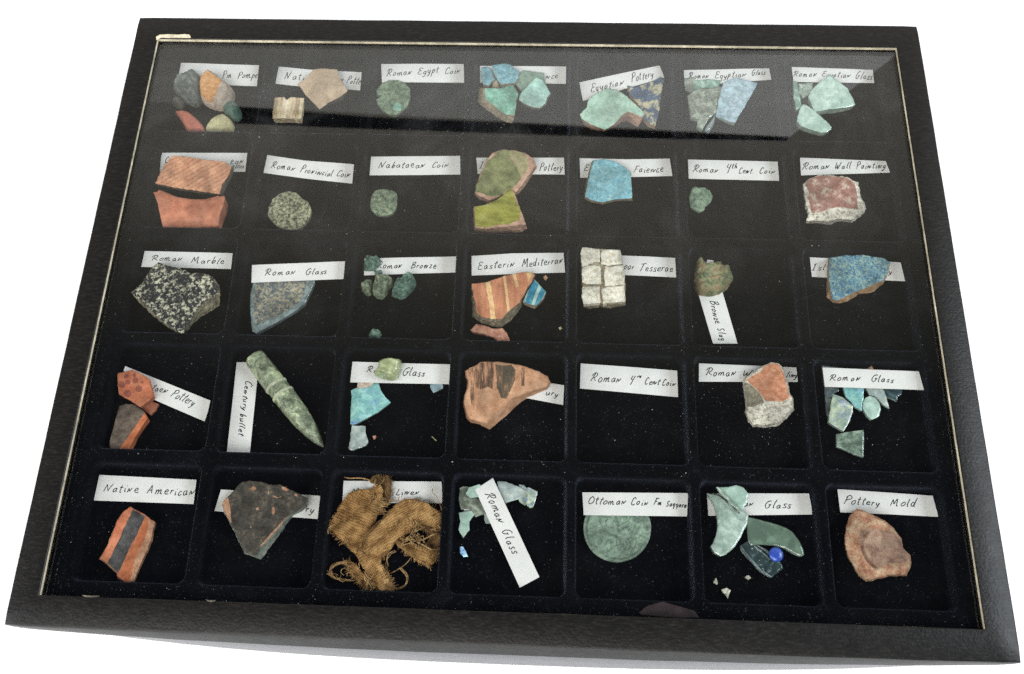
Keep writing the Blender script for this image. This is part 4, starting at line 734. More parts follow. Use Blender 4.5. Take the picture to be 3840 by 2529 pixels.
ob = piece('mortar_bed', None, None, 'I', [(178, 150), (205, 90), (620, 115), (645, 190), (658, 270), (676, 400), (684, 640), (684, 710), (520, 730), (400, 720), (285, 740), (222, 730), (200, 650), (195, 450), (188, 300)], 7.4, [m_tmort], base=.7, jag=.4, amp=.5, side_amp=.6, zt=7.4, parent=tb, bot=[(172, 170), (205, 105), (620, 130), (645, 210), (658, 300), (676, 430), (688, 660), (690, 745), (520, 785), (400, 765), (280, 795), (215, 770), (188, 670), (184, 470), (178, 320)]); child(ob)
for q in ([(195, 80), (395, 98), (397, 245), (330, 255), (195, 300), (172, 150)], [(410, 104), (625, 110), (650, 190), (662, 268), (480, 288), (412, 268)], [(192, 312), (240, 288), (398, 288), (410, 400), (408, 500), (240, 503), (195, 478)], [(455, 302), (660, 282), (680, 400), (682, 508), (455, 522), (444, 400)], [(200, 532), (393, 525), (400, 715), (215, 730), (187, 640)], [(418, 562), (480, 528), (674, 518), (690, 695), (540, 715), (432, 722)]):
    ob = piece('mosaic_cube', None, None, 'I', q, 4.0, [m_tess], base=5.3 + random.uniform(-.25, .25), jag=.35, rnd=.9, amp=.35, nscale=380, parent=tb, zt=4.0); child(ob)
sherd('bronze_slag', 'knobbly brown and green slag lump lying over its upright label', 'slag', 'I', [(1540, 170), (1590, 205), (1630, 250), (1690, 250), (1740, 225), (1790, 240), (1810, 275), (1880, 285), (1930, 340), (1940, 400), (1900, 480), (1850, 540), (1790, 575), (1720, 610), (1640, 610), (1540, 590), (1500, 540), (1490, 400), (1495, 310), (1510, 220)], 8.2, [m_slag], base=.6, dome=4, amp=1.3, nscale=210, zt=5, jag=.5)
sherd('glazed_sherd', 'crazed deep blue glazed sherd with a buff clay edge', 'sherd', 'J', [(1462, 175), (1620, 150), (1800, 150), (2000, 180), (2055, 225), (2040, 310), (1990, 400), (1900, 440), (1850, 460), (1700, 520), (1600, 570), (1520, 605), (1482, 580), (1465, 480), (1450, 400), (1450, 280)], 6, [m_islam, m_buff], base=.9, jag=.3, side_amp=.3, bot=[(1435, 192), (1620, 168), (1800, 168), (2000, 198), (2052, 245), (2040, 335), (1985, 435), (1900, 512), (1858, 526), (1745, 540), (1650, 602), (1560, 634), (1490, 622), (1430, 572), (1424, 430), (1432, 300)])
# --- fourth row
def disc(x, y, r, n=14): return [(x + r * math.cos(2 * math.pi * i / n), y + r * math.sin(2 * math.pi * i / n)) for i in range(n)]
sherd('pottery_sherd', 'small plain orange sherd half under the slanting label', 'sherd', 'K', [(385, 600), (470, 530), (565, 570), (540, 625), (485, 678), (430, 640)], 2, [m_terra], base=.3, amp=.1)
sherd('dotted_sherd', 'orange sherd painted with dull red dots', 'sherd', 'K', [(160, 265), (295, 232), (340, 240), (470, 315), (485, 380), (515, 490), (470, 540), (380, 598), (330, 563), (175, 475), (160, 380)], 4, [m_dots, m_dots, m_dot], base=2.4, jag=.2, regions=[(disc(265, 468, 38), 2), (disc(372, 418, 34), 2), (disc(205, 380, 34), 2), (disc(262, 352, 26), 2), (disc(340, 335, 28), 2), (disc(330, 285, 22), 2), (disc(245, 292, 24), 2), (disc(405, 355, 16), 2)])
sherd('pottery_sherd', 'long grey brown sherd with an orange band down its right side', 'sherd', 'K', [(180, 590), (245, 565), (330, 575), (420, 640), (458, 705), (330, 900), (250, 1062), (180, 1062), (80, 1000), (80, 940), (110, 830), (145, 690)], 4.5, [m_greybr, m_orangeband, m_orangeband], jag=.15, regions=[([(425, 660), (480, 690), (340, 920), (255, 1090), (175, 1090), (155, 1040), (240, 930), (330, 805)], 2)])
# bullet: turned body lying on its side
def bullet():
    a = Vector((*UP('K', (1515, 105), FLOOR + 5 * mm), FLOOR + 5.0 * mm)); b = Vector((*UP('K', (2205, 1000), FLOOR + 3.8 * mm), FLOOR + 3.6 * mm))
    L = (b - a).length; ax = (b - a).normalized(); sx_ = ax.cross(Vector((0, 0, 1))).normalized(); uz = sx_.cross(ax)
    R = 5.0 * mm
    root = empty('old_bullet', tuple((a + b) / 2)); tag(root, 'long green corroded pointed bullet with two pale ringed grooves', 'bullet')
    prof = []; N = 110
    for i in range(N + 1):
        t = i / N
        if t < .012: r = .88 + .08 * (t / .012)
        elif t < .05: r = .96 + .02 * (t - .012) / .038
        elif t < .5: r = .98 + .04 * math.sin((t - .05) / .45 * math.pi)
        else: s_ = (t - .5) / .5; r = 1.0 * (1 - s_ ** 2.1) ** .75 if s_ < 1 else 0.02
        if .335 < t < .42: r -= .035
        if abs(t - .07) < .008: r -= .05
        prof.append((t, max(r, .03)))
    M_ = 72; vs = [a]; 
    for t, r in prof:
        for j in range(M_):
            th = 2 * math.pi * j / M_; d = sx_ * math.cos(th) + uz * math.sin(th)
            p = a + ax * (L * t) + d * (R * r)
            nz = noise.fractal(p * 330, 1.0, 2.1, 4) * .16 * mm + noise.noise(p * 120) * .12 * mm
            vs.append(p + d * nz)
    fs = [(0, 1 + (j + 1) % M_, 1 + j) for j in range(M_)]
    for i in range(N):
        for j in range(M_): k2 = (j + 1) % M_; fs.append((1 + i * M_ + j, 1 + i * M_ + k2, 1 + (i + 1) * M_ + k2, 1 + (i + 1) * M_ + j))
    vs.append(b); fs += [(len(vs) - 1, 1 + N * M_ + j, 1 + N * M_ + (j + 1) % M_) for j in range(M_)]
    mb = rock('corroded_green_metal', [(.30, (76, 82, 62)), (.43, (114, 124, 96)), (.55, (146, 158, 124)), (.68, (200, 210, 160))], 200, 900, .2, wear=.2, rough=.36, bump=1, dist=.0008, noise_dist=.8, spec=.6)
    link('bullet_body', mesh('bullet_body', [tuple(v) for v in vs], fs, smooth=True, origin=tuple(root.location)), mb, root)
    mband = rock('pale_groove_ring', tri((156, 162, 130), (182, 186, 156), (202, 204, 176)), 700, bump=.6, wear=.1)
    for t0 in (.327, .425):
        vs, fs = [], []
        for q, (dt, dr) in enumerate(((-.016, -.06), (-.010, .05), (.0, .085), (.010, .05), (.016, -.06))):
            for j in range(M_):
                th = 2 * math.pi * j / M_; d = sx_ * math.cos(th) + uz * math.sin(th); p = a + ax * (L * (t0 + dt + .004 * noise.noise(Vector((th * 1.5, t0 * 9, 0))))) + d * (R * (1.0 + dr)); vs.append(tuple(p + d * noise.noise(p * 500) * .12 * mm))
        for i in range(4):
            for j in range(M_): k2 = (j + 1) % M_; fs.append((i * M_ + j, i * M_ + k2, (i + 1) * M_ + k2, (i + 1) * M_ + j))
        link('groove_ring', mesh('groove_ring', vs, fs, smooth=True, origin=tuple(root.location)), mband, root)
bullet()
sherd('glass_lump', 'chunky yellow green glass lump lying on a label', 'glass', 'L', [(430, 245), (460, 190), (465, 140), (510, 115), (600, 105), (690, 115), (702, 160), (690, 230), (660, 305), (590, 312), (510, 298), (420, 262)], 6.5, [g_yg], base=3.9, dome=2.2, amp=.5, zt=4)
sherd('glass_fragment', 'turquoise iridescent glass fragment, largest below its label', 'glass', 'L', [(200, 435), (265, 405), (470, 350), (500, 440), (540, 500), (595, 552), (470, 650), (340, 720), (240, 772), (195, 770), (200, 600), (208, 500)], 2, [g_turq], rnd=.3, jag=.1)
sherd('glass_fragment', 'milky grey glass fragment below the turquoise one', 'glass', 'L', [(210, 780), (340, 790), (350, 870), (372, 950), (345, 985), (280, 1005), (210, 1030), (180, 1018), (195, 900)], 2.4, [g_white], rnd=.4)
sherd('glass_fragment', 'little blue white glass flake peeping from under the label', 'glass', 'L', [(985, 355), (1115, 355), (1112, 412), (1060, 440), (1018, 457), (990, 410)], 1.5, [g_irid], rnd=.3)
sherd('glass_fragment', 'beige sliver between the turquoise glass and its label', 'glass', 'L', [(270, 345), (440, 345), (400, 395), (330, 408), (262, 412)], 1.0, [m_plast], base=2.3, rnd=.2)
sherd('crumb', 'pink fleck right of the milky glass', 'crumb', 'L', [(415, 885), (440, 880), (452, 890), (440, 918), (425, 922)], 1, [m_chip], grid=.3)
sherd('splinter', 'tiny straw coloured splinter at the front of its compartment', 'splinter', 'L', [(998, 892), (1010, 890), (1050, 930), (1042, 936)], .8, [m_yellow], grid=.3)
sherd('brushed_sherd', 'large orange sherd brushed with brown paint, pointed at the right', 'sherd', 'L', [(1335, 240), (1380, 205), (1430, 190), (1480, 150), (1640, 145), (1760, 160), (1900, 185), (2060, 240), (2150, 290), (2180, 345), (2150, 390), (2020, 430), (1900, 470), (1790, 520), (1680, 610), (1600, 690), (1540, 760), (1440, 730), (1380, 715), (1345, 670), (1340, 610), (1318, 540), (1325, 480), (1360, 400), (1362, 330), (1340, 290)], 7, [m_peach, m_peach, m_brush, m_darkpatch], base=.9, jag=.2, side_amp=.25, rnd=1, regions=[([(1362, 232), (1430, 200), (1490, 158), (1622, 152), (1632, 300), (1640, 440), (1560, 400), (1480, 430), (1395, 380), (1372, 290)], 2), ([(1630, 175), (1700, 190), (1790, 182), (1832, 230), (1825, 330), (1790, 420), (1742, 520), (1690, 512), (1650, 420), (1640, 300)], 3), ([(1880, 205), (1932, 212), (1922, 390), (1882, 392)], 2), ([(1385, 395), (1450, 402), (1440, 560), (1405, 640), (1388, 560)], 2)],
      bot=[(1340, 260), (1385, 225), (1435, 210), (1485, 170), (1640, 165), (1760, 180), (1900, 205), (2060, 260), (2150, 310), (2186, 370), (2150, 425), (2060, 470), (1920, 530), (1830, 600), (1740, 690), (1650, 760), (1575, 825), (1480, 775), (1385, 755), (1340, 705), (1330, 640), (1312, 560), (1318, 490), (1348, 420), (1350, 350), (1335, 310)])
sherd('plaster_fragment', 'thick plaster chunk with an orange painted face', 'plaster', 'N', [(398, 335), (420, 300), (470, 262), (560, 205), (660, 155), (720, 158), (775, 190), (805, 270), (832, 370), (845, 450), (880, 520), (880, 600), (820, 680), (730, 755), (600, 775), (500, 768), (448, 725), (430, 650), (425, 500), (405, 420)], 8.8, [m_mortar, m_mortar, m_ochre, m_shadeplast], base=.9, jag=.4, side_amp=.5, amp=.4, rnd=1.2, regions=[([(418, 330), (560, 250), (605, 190), (700, 160), (752, 182), (790, 262), (822, 380), (846, 470), (850, 510), (770, 548), (680, 543), (605, 538), (578, 490), (525, 430), (455, 365)], 2), ([(385, 350), (452, 368), (522, 434), (575, 494), (600, 560), (470, 600), (380, 600), (380, 450)], 3)],
      bot=[(384, 355), (405, 310), (465, 275), (560, 215), (660, 165), (722, 168), (782, 205), (812, 290), (842, 390), (852, 465), (893, 530), (893, 625), (830, 710), (730, 788), (600, 808), (490, 798), (434, 752), (412, 655), (404, 510), (390, 430)])
sherd('glass_fragment', 'long dark teal glass strip down the left wall of its compartment', 'glass', 'N', [(1170, 186), (1330, 205), (1335, 440), (1280, 470), (1262, 560), (1240, 760), (1215, 640), (1195, 420)], 1.4, [g_grey], rnd=.2, base=.3)
sherd('glass_fragment', 'iridescent glass fragment streaked yellow and violet', 'glass', 'N', [(1285, 470), (1370, 500), (1480, 590), (1475, 650), (1440, 760), (1385, 840), (1300, 790), (1235, 745), (1250, 640), (1265, 540)], 2.6, [g_yel], base=1.9, rnd=.4)
sherd('glass_fragment', 'pale turquoise glass fragment at the middle of its compartment', 'glass', 'N', [(1380, 380), (1590, 385), (1585, 520), (1565, 638), (1500, 600), (1460, 550), (1400, 490)], 2, [g_turq], base=.8, rnd=.3)
sherd('glass_fragment', 'rounded pale green glass fragment', 'glass', 'N', [(1600, 510), (1650, 492), (1700, 505), (1740, 560), (1755, 620), (1740, 690), (1665, 725), (1620, 690), (1575, 610), (1580, 550)], 2.4, [g_mint], base=1, rnd=.4)
sherd('glass_fragment', 'grey glass shard tapering to a long point', 'glass', 'N', [(1600, 390), (1770, 395), (1810, 500), (1840, 614), (1770, 570), (1700, 500), (1640, 480)], 1.6, [g_white], base=.8, rnd=.3)
sherd('glass_fragment', 'dark teal glass fragment at the right under the label', 'glass', 'N', [(1790, 400), (1965, 400), (1962, 470), (1920, 500), (1915, 545), (1870, 520), (1800, 490)], 1.6, [g_dark], base=.5, rnd=.3)
sherd('glass_fragment', 'separate clear green four-sided glass fragment', 'glass', 'N', [(1312, 870), (1400, 850), (1585, 825), (1588, 950), (1583, 1098), (1500, 1070), (1315, 990)], 2, [g_clear], rnd=.4, jag=.08)
sherd('stone_chip', 'brown corner showing above the Roman Glass label', 'stone', 'N', [(1590, 232), (1665, 190), (1700, 240), (1690, 290), (1600, 290)], 3.5, [m_buff], base=.5)
# --- front row
sherd('striped_sherd', 'orange sherd crossed by one broad black stripe', 'sherd', 'P', [(435, 417), (470, 436), (590, 505), (670, 562), (652, 640), (632, 740), (592, 850), (522, 995), (462, 1140), (372, 1148), (322, 1105), (300, 1045), (215, 960), (142, 912), (170, 868), (220, 770), (290, 600), (310, 540), (370, 460)], 6, [m_dots, m_sideclay, m_black, m_sideclay, m_orangeband], jag=.3, side_amp=.4, amp=.2, regions=[([(470, 430), (480, 450), (585, 508), (580, 515), (500, 690), (440, 800), (380, 930), (320, 1060), (215, 972), (300, 790), (380, 610)], 2), ([(605, 540), (690, 565), (665, 640), (605, 850), (535, 1000), (470, 1165), (430, 1140), (460, 1000), (490, 900), (570, 750), (605, 630)], 3), ([(588, 512), (604, 541), (604, 630), (569, 750), (489, 900), (459, 1000), (429, 1140), (400, 1160), (322, 1062), (381, 930), (441, 800), (501, 690), (581, 516)], 4)],
      bot=[(435, 430), (470, 452), (590, 522), (684, 580), (668, 655), (648, 755), (606, 865), (535, 1012), (470, 1160), (370, 1168), (318, 1120), (298, 1062), (212, 978), (137, 925), (165, 882), (215, 785), (285, 615), (305, 555), (365, 475)])
sherd('pottery_sherd', 'broad near black sherd with chipped orange spots and a grey green edge', 'sherd', 'P', [(1325, 385), (1380, 320), (1440, 260), (1480, 210), (1520, 170), (1600, 165), (1700, 170), (1780, 200), (1890, 200), (1980, 245), (2080, 290), (2150, 330), (2140, 415), (2070, 450), (1965, 500), (1890, 600), (1805, 700), (1700, 800), (1670, 880), (1645, 895), (1540, 850), (1480, 740), (1440, 640), (1400, 560), (1340, 450)], 5.5, [m_darkslip, m_greenside, m_sideclay], base=.9, jag=.3, side_amp=.3, amp=.25, regions=[([(1318, 385), (1380, 325), (1400, 400), (1412, 480), (1418, 570), (1400, 575), (1335, 450)], 2), (disc(1635, 238, 20), 2), ([(1905, 225), (1940, 225), (1972, 255), (1945, 268), (1910, 250)], 2), ([(1822, 412), (1836, 430), (1838, 470), (1825, 495), (1808, 470), (1808, 430)], 2), ([(1655, 430), (1680, 420), (1682, 445), (1662, 450)], 2), ([(1815, 308), (1860, 322), (1900, 315), (1898, 326), (1850, 332)], 2), ([(1772, 262), (1782, 262), (1782, 290), (1772, 290)], 2), ([(1600, 605), (1612, 605), (1610, 625), (1600, 625)], 2), ([(1955, 508), (1965, 515), (1890, 605), (1800, 705), (1705, 800), (1690, 800), (1790, 690), (1880, 590)], 2), ([(2030, 285), (2060, 300), (2050, 318), (2028, 305)], 2)],
      bot=[(1328, 400), (1384, 338), (1444, 278), (1484, 228), (1522, 190), (1600, 185), (1700, 190), (1780, 216), (1890, 216), (1984, 260), (2084, 306), (2156, 348), (2152, 436), (2092, 470), (1992, 530), (1918, 640), (1842, 745), (1772, 830), (1722, 910), (1700, 930), (1550, 870), (1488, 756), (1445, 656), (1402, 576), (1340, 468)])

# --- brown linen: folded strips of coarse cloth with loose threads
def cloth_mat(name, c1, c2, c3, rot):
    s = NT(name)
    mp = s.n('ShaderNodeMapping'); mp.inputs['Rotation'].default_value = (0, 0, rot); s.l(s.pos, mp.inputs['Vector'])
    ds = s.n('ShaderNodeTexNoise'); ds.inputs['Scale'].default_value = 120; s.l(s.pos, ds.inputs['Vector'])
    dv = s.n('ShaderNodeVectorMath', operation='SCALE'); dv.inputs['Scale'].default_value = .0035; s.l(ds.outputs['Color'], dv.inputs[0])
    ad = s.n('ShaderNodeVectorMath', operation='ADD'); s.l(mp.outputs[0], ad.inputs[0]); s.l(dv.outputs[0], ad.inputs[1])
    ws = []
    for d, sc_ in (('X', 560), ('Y', 300)):
        w_ = s.n('ShaderNodeTexWave'); w_.bands_direction = d; w_.inputs['Scale'].default_value = sc_; w_.inputs['Distortion'].default_value = .15; w_.inputs['Detail'].default_value = 1; s.l(ad.outputs[0], w_.inputs['Vector']); ws.append(w_.outputs['Fac'])
    wv = s.math('ADD', s.math('MULTIPLY', ws[0], .65), s.math('MULTIPLY', ws[1], .35))
    fac = s.math('ADD', s.math('MULTIPLY', s.noise(170, 6, .75), .78), s.math('MULTIPLY', wv, .22))
    s.l(s.ramp(fac, [(.36, c1), (.5, c2), (.64, c3)]), s.b.inputs['Base Color']); s.b.inputs['Roughness'].default_value = .9; s.b.inputs['Specular IOR Level'].default_value = .1
    s.bump(wv, .8, .0003); return s.m
c_a = cloth_mat('brown_linen', (64, 42, 22), (134, 98, 58), (182, 144, 94), .35); c_b = cloth_mat('tan_linen', (78, 52, 28), (148, 110, 66), (196, 158, 108), -.55); c_c = cloth_mat('dark_linen_and_fold_shade', (50, 36, 22), (98, 72, 44), (138, 108, 70), 1.2)
m_thr = rock('linen_thread', tri((120, 84, 44), (166, 124, 72), (204, 168, 112)), 500, 1500)
lin_root = empty('linen_cloth', (*UP('Q', (650, 650), FLOOR), FLOOR)); tag(lin_root, 'crumpled piece of coarse brown linen with frayed threads', 'cloth')
def fold(a, amp_, wl, ph=0, tilt=0):
    ca, sa = math.cos(a), math.sin(a)
    return lambda x, y: amp_ * math.sin((x * ca + y * sa) / wl * 2 * math.pi + ph) + amp_ * .4 * math.sin((x * ca * 2.3 - y * sa * 1.7) / wl * 3 + ph) + amp_ * .55 * abs(math.sin((x * sa + y * ca) / wl * 5 + ph * 2)) + tilt * x
def cloth(poly, base, mat, hf, jag=.5, h=1.4):
    ob = piece('cloth_fold', None, None, 'Q', poly, h, [mat], base=base, jag=jag, hf=hf, rnd=.6, amp=.25, parent=lin_root, zt=h * .6, grid=.5); ob.location = ob.location - lin_root.location; return ob
cloth([(560, 122), (600, 110), (660, 116), (720, 120), (745, 180), (740, 290), (725, 385), (700, 410), (670, 400), (650, 260), (620, 200), (540, 182)], 2.5, c_c, fold(0, .8, 8))
cloth([(300, 945), (345, 932), (405, 985), (480, 1055), (560, 1150), (565, 1222), (480, 1205), (400, 1125), (330, 1050)], .6, c_a, fold(.8, .6, 6))
cloth([(125, 640), (130, 590), (200, 490), (270, 380), (340, 300), (440, 250), (540, 245), (600, 196), (642, 205), (668, 260), (662, 330), (695, 400), (625, 480), (600, 540), (560, 610), (480, 720), (440, 800), (405, 880), (340, 840), (290, 760), (210, 690), (150, 650)], 3.0, c_a, fold(-.9, 1.3, 13, .6))
cloth([(600, 200), (640, 205), (668, 262), (662, 335), (640, 345), (606, 330), (590, 280)], 6.2, c_b, fold(.2, .5, 4))
cloth([(800, 700), (900, 762), (1000, 800), (1100, 840), (1230, 740), (1226, 850), (1190, 930), (1110, 1000), (1000, 960), (920, 890), (820, 810), (786, 750)], 1.5, c_a, fold(.5, 1.1, 10))
cloth([(1010, 600), (1130, 590), (1236, 640), (1238, 760), (1100, 850), (1010, 800), (1090, 760), (1130, 690), (1060, 640)], 2.2, c_c, fold(1.2, .9, 7))
cloth([(400, 880), (430, 830), (470, 850), (560, 870), (642, 905), (652, 980), (722, 1060), (772, 1180), (752, 1236), (640, 1230), (560, 1160), (500, 1050), (440, 960)], 1.8, c_b, fold(.15, 1.0, 9))
cloth([(862, 342), (920, 338), (985, 345), (1090, 400), (1230, 470), (1242, 560), (1230, 645), (1100, 592), (1040, 640), (950, 655), (880, 690), (820, 722), (772, 790), (722, 862), (640, 912), (500, 868), (440, 832), (398, 842), (440, 780), (520, 680), (600, 580), (680, 500), (762, 425)], 3.6, c_b, fold(-.75, 1.4, 15, 1.2))
cloth([(430, 850), (480, 690), (600, 570), (690, 490), (700, 505), (620, 590), (510, 700), (455, 850)], 6.0, c_c, fold(.4, .3, 6), h=1.0)  # narrow dark strip that paints in the shadow line of a fold
# frayed fringe along the cloth edges, too fine to pick apart
FR = random.Random(5)
def fringe(lines, nper, zc):
    vs, fs = [], []
    for ln in lines:
        for i in range(len(ln) - 1):
            a, b = Vector(ln[i]), Vector(ln[i + 1]); L = (b - a).length; nr = Vector(((b - a).y, -(b - a).x)).normalized()
            for _ in range(int(L / nper)):
                p = a.lerp(b, FR.random()) - nr * 12; an = FR.uniform(-.9, .9); d = Vector((nr.x * math.cos(an) - nr.y * math.sin(an), nr.x * math.sin(an) + nr.y * math.cos(an))); ln_ = FR.uniform(16, 58); cv = FR.uniform(-14, 14)
                P3 = []
                for t in (0, .33, .66, 1):
                    q = p + d * ln_ * t + Vector((-d.y, d.x)) * cv * t * t; z = FLOOR + (zc * (1 - .55 * t) + .5) * mm; w_ = UP('Q', tuple(q), z); P3.append(Vector((w_.x, w_.y, z)))
                b0 = len(vs)
                for q3 in P3:
                    for j in range(3): th = j * 2.094; vs.append((q3.x + math.cos(th) * .00011, q3.y + math.sin(th) * .00011, q3.z + math.sin(th + 1) * .00011))
                for i2 in range(3):
                    for j in range(3): k2 = (j + 1) % 3; fs.append((b0 + i2 * 3 + j, b0 + i2 * 3 + k2, b0 + i2 * 3 + 3 + k2, b0 + i2 * 3 + 3 + j))
    ob = link('frayed_fringe', mesh('frayed_fringe', vs, fs, origin=tuple(lin_root.location)), m_thr, lin_root); ob['kind'] = 'stuff'
fringe([[(125, 640), (290, 770), (405, 880)], [(560, 122), (720, 120), (745, 180), (740, 290), (725, 385)], [(662, 330), (695, 400)], [(985, 345), (1230, 470), (1242, 560)], [(1238, 640), (1226, 850), (1110, 1000), (920, 890), (790, 750)], [(722, 862), (640, 912)], [(652, 980), (772, 1180), (752, 1236), (640, 1230), (480, 1205), (330, 1050), (300, 945), (345, 932)], [(270, 380), (130, 590), (125, 640)], [(920, 338), (762, 425)], [(1090, 760), (1130, 690), (1060, 640)]], 7, 4.0)
def thread(pts, z0, z1, r=.16, name='thread'):
    q = crom([(a, b) for a, b in pts], 6); n = len(q); P3 = []
    for i, p in enumerate(q):
        t = i / max(1, n - 1); z = FLOOR + (z0 + (z1 - z0) * t + 1.2 * math.sin(t * math.pi)) * mm; w_ = UP('Q', p, z); P3.append(Vector((w_.x, w_.y, z)))
    vs, fs = [], []
    for i, p in enumerate(P3):
        d = (P3[min(i + 1, n - 1)] - P3[max(0, i - 1)]).normalized(); a = d.cross(Vector((0, 0, 1))); a = a.normalized() if a.length > 1e-6 else Vector((1, 0, 0)); b = d.cross(a)
        rr = r * mm * (.75 + .4 * random.random())
        for j in range(5): th = j * 2 * math.pi / 5; vs.append(tuple(p + (a * math.cos(th) + b * math.sin(th)) * rr))
    for i in range(n - 1):
        for j in range(5): k2 = (j + 1) % 5; fs.append((i * 5 + j, i * 5 + k2, (i + 1) * 5 + k2, (i + 1) * 5 + j))
    return link(name, mesh(name, vs, fs, smooth=True, origin=tuple(lin_root.location)), m_thr, lin_root)
R = random.Random(11)
thread([(288, 130), (340, 140), (420, 138), (490, 146), (545, 165)], 6, 4, .3)
thread([(1142, 240), (1145, 275), (1185, 320), (1215, 390), (1238, 470)], 4, 4, .18)
for i in range(9): y = 655 + i * 15; x = 165 + i * 10; thread([(x + 80 + R.randint(-8, 8), y - 35), (x + 40, y - 6), (x + R.randint(-15, 5), y + R.randint(6, 30))], 5, 2, .24)
thread([(200, 590), (150, 610), (128, 640), (130, 680)], 5, 4, .26)
for i in range(14):
    a = R.uniform(0, 30); thread([(330 + R.randint(-20, 20), 945 + R.randint(-10, 25)), (250, 945 + a), (175 + R.randint(-15, 20), 975 + a), (140 + R.randint(-8, 25), 1040 + a * .6), (185, 1095 + a * .6), (270 + R.randint(0, 40), 1118 + a * .5), (345 + R.randint(0, 40), 1135)], R.uniform(.5, 3), R.uniform(.5, 1.5), .2)
for i in range(16):
    x0, y0 = R.randint(470, 600), R.randint(1040, 1160); thread([(x0, y0), (x0 + 25, y0 + 40), (x0 + R.randint(10, 60), y0 + R.randint(50, 90)), (x0 + R.randint(40, 110), min(1240, y0 + R.randint(80, 150)))], 3, .8, .22)
for i in range(7): x0 = 640 + i * 12; thread([(x0, 1080 + i * 6), (x0 + 20, 1140), (x0 + 45, 1190), (x0 + 60, 1235)], 3.5, .8, .26)
thread([(820, 1010), (870, 1060), (895, 1110), (880, 1170), (830, 1200), (770, 1210)], 1.5, 1.5, .3); thread([(830, 1005), (890, 1060), (905, 1120), (870, 1190), (790, 1222)], 1.5, 1, .22)
thread([(780, 840), (720, 870), (700, 930), (712, 985), (690, 1010)], 4, 1, .24); thread([(790, 850), (735, 880), (690, 960), (700, 1010)], 3, 1, .2); thread([(940, 905), (880, 975), (800, 1030), (740, 1060)], 3, 1, .24); thread([(560, 1100), (510, 1150), (470, 1210), (448, 1245)], 3, 1, .26)
for i in range(26):
    x0, y0 = R.randint(800, 980), R.randint(600, 800); thread([(x0, y0), (x0 + R.randint(-40, 60), y0 + R.randint(-50, 40)), (x0 + R.randint(-20, 110), y0 + R.randint(-60, 60)), (x0 + R.randint(10, 140), y0 + R.randint(-80, 70))], R.uniform(5, 7), R.uniform(3, 7), .24)
for p in ([(900, 520), (920, 560), (900, 600), (930, 625)], [(930, 515), (960, 570), (950, 610)], [(960, 540), (1000, 580), (1010, 610)], [(1130, 510), (1170, 560), (1200, 600), (1225, 630)], [(960, 750), (1050, 735), (1120, 700), (1190, 670)], [(990, 760), (1060, 790), (1130, 830), (1200, 825)], [(1130, 640), (1180, 625), (1215, 600)], [(1140, 630), (1185, 650), (1225, 640)], [(850, 640), (900, 590), (930, 650), (960, 700)]): thread(p, 6.5, 5.5, .28)
for i in range(34):                            # wild curls over the whole bundle
    x0, y0 = R.choice([(R.randint(820, 1230), R.randint(480, 860)), (R.randint(420, 760), R.randint(980, 1210)), (R.randint(150, 340), R.randint(940, 1130)), (R.randint(560, 740), R.randint(130, 420))])
    a_ = R.uniform(0, 6.28); pts = [(x0, y0)]
    for _ in range(4): a_ += R.uniform(-1.3, 1.3); pts.append((min(1240, max(120, pts[-1][0] + 34 * math.cos(a_))), min(1235, pts[-1][1] + 34 * math.sin(a_))))
    thread(pts, R.uniform(3, 6.5), R.uniform(1.5, 6), R.uniform(.13, .24))
for i in range(14): x0 = 620 + R.randint(0, 50); y0 = 330 + i * 12; thread([(x0 - 60, y0 + 12), (x0, y0), (x0 + 45 + R.randint(-10, 20), y0 + 4)], 6.6, 5, .2)
for i in range(16): x0 = 760 + R.randint(0, 30) + i * 22; y0 = 352 + max(0, (x0 - 960)) * .42 - (20 if x0 < 850 else 0); thread([(x0, y0 + 25), (x0 + 4, y0 + 5), (x0 + R.randint(-6, 12), y0 - R.randint(4, 22))], 5.2, 4.5, .16)
# --- glass beside and under the diagonal label
sherd('glass_fragment', 'large grey olive glass fragment left of the diagonal label', 'glass', 'Q', [(1405, 235), (1440, 222), (1492, 225), (1480, 300), (1560, 330), (1690, 370), (1690, 470), (1640, 490), (1560, 515), (1500, 455), (1415, 440), (1400, 330)], 2, [g_brown], rnd=.3, amp=.4)
sherd('glass_fragment', 'dull teal glass fragment lying over the grey olive one', 'glass', 'Q', [(1500, 225), (1600, 200), (1650, 250), (1620, 320), (1510, 330), (1468, 290)], 1.4, [g_mint], base=2.6, rnd=.3)
sherd('glass_fragment', 'teal glass fragment pointing down at the left wall', 'glass', 'Q', [(1400, 475), (1460, 460), (1520, 455), (1552, 490), (1500, 560), (1500, 640), (1440, 720), (1395, 640), (1410, 560)], 2, [g_mint], base=.8, rnd=.3)
sherd('glass_fragment', 'small milky glass corner showing below the left edge of the diagonal label', 'glass', 'Q', [(1645, 470), (1705, 500), (1705, 578), (1662, 578), (1645, 540)], 1.2, [g_white], rnd=.2)
sherd('glass_fragment', 'smooth blue grey glass fragment right of the diagonal label', 'glass', 'Q', [(1770, 168), (1850, 170), (2000, 230), (2065, 260), (2055, 310), (1980, 340), (1850, 378), (1790, 300)], 2.4, [g_white], rnd=.4)
sherd('glass_fragment', 'yellowish glass sliver between two fragments right of the diagonal label', 'glass', 'Q', [(1980, 205), (2030, 205), (2062, 240), (2056, 330), (2044, 405), (1990, 372), (1978, 345), (2050, 300), (2062, 262)], 2, [g_yel], base=.9, rnd=.3)
sherd('glass_fragment', 'boxy pale glass fragment, rightmost beside the diagonal label', 'glass', 'Q', [(2065, 225), (2160, 265), (2150, 330), (2120, 420), (2090, 428), (2050, 392), (2060, 310)], 4, [g_yel], rnd=.4)
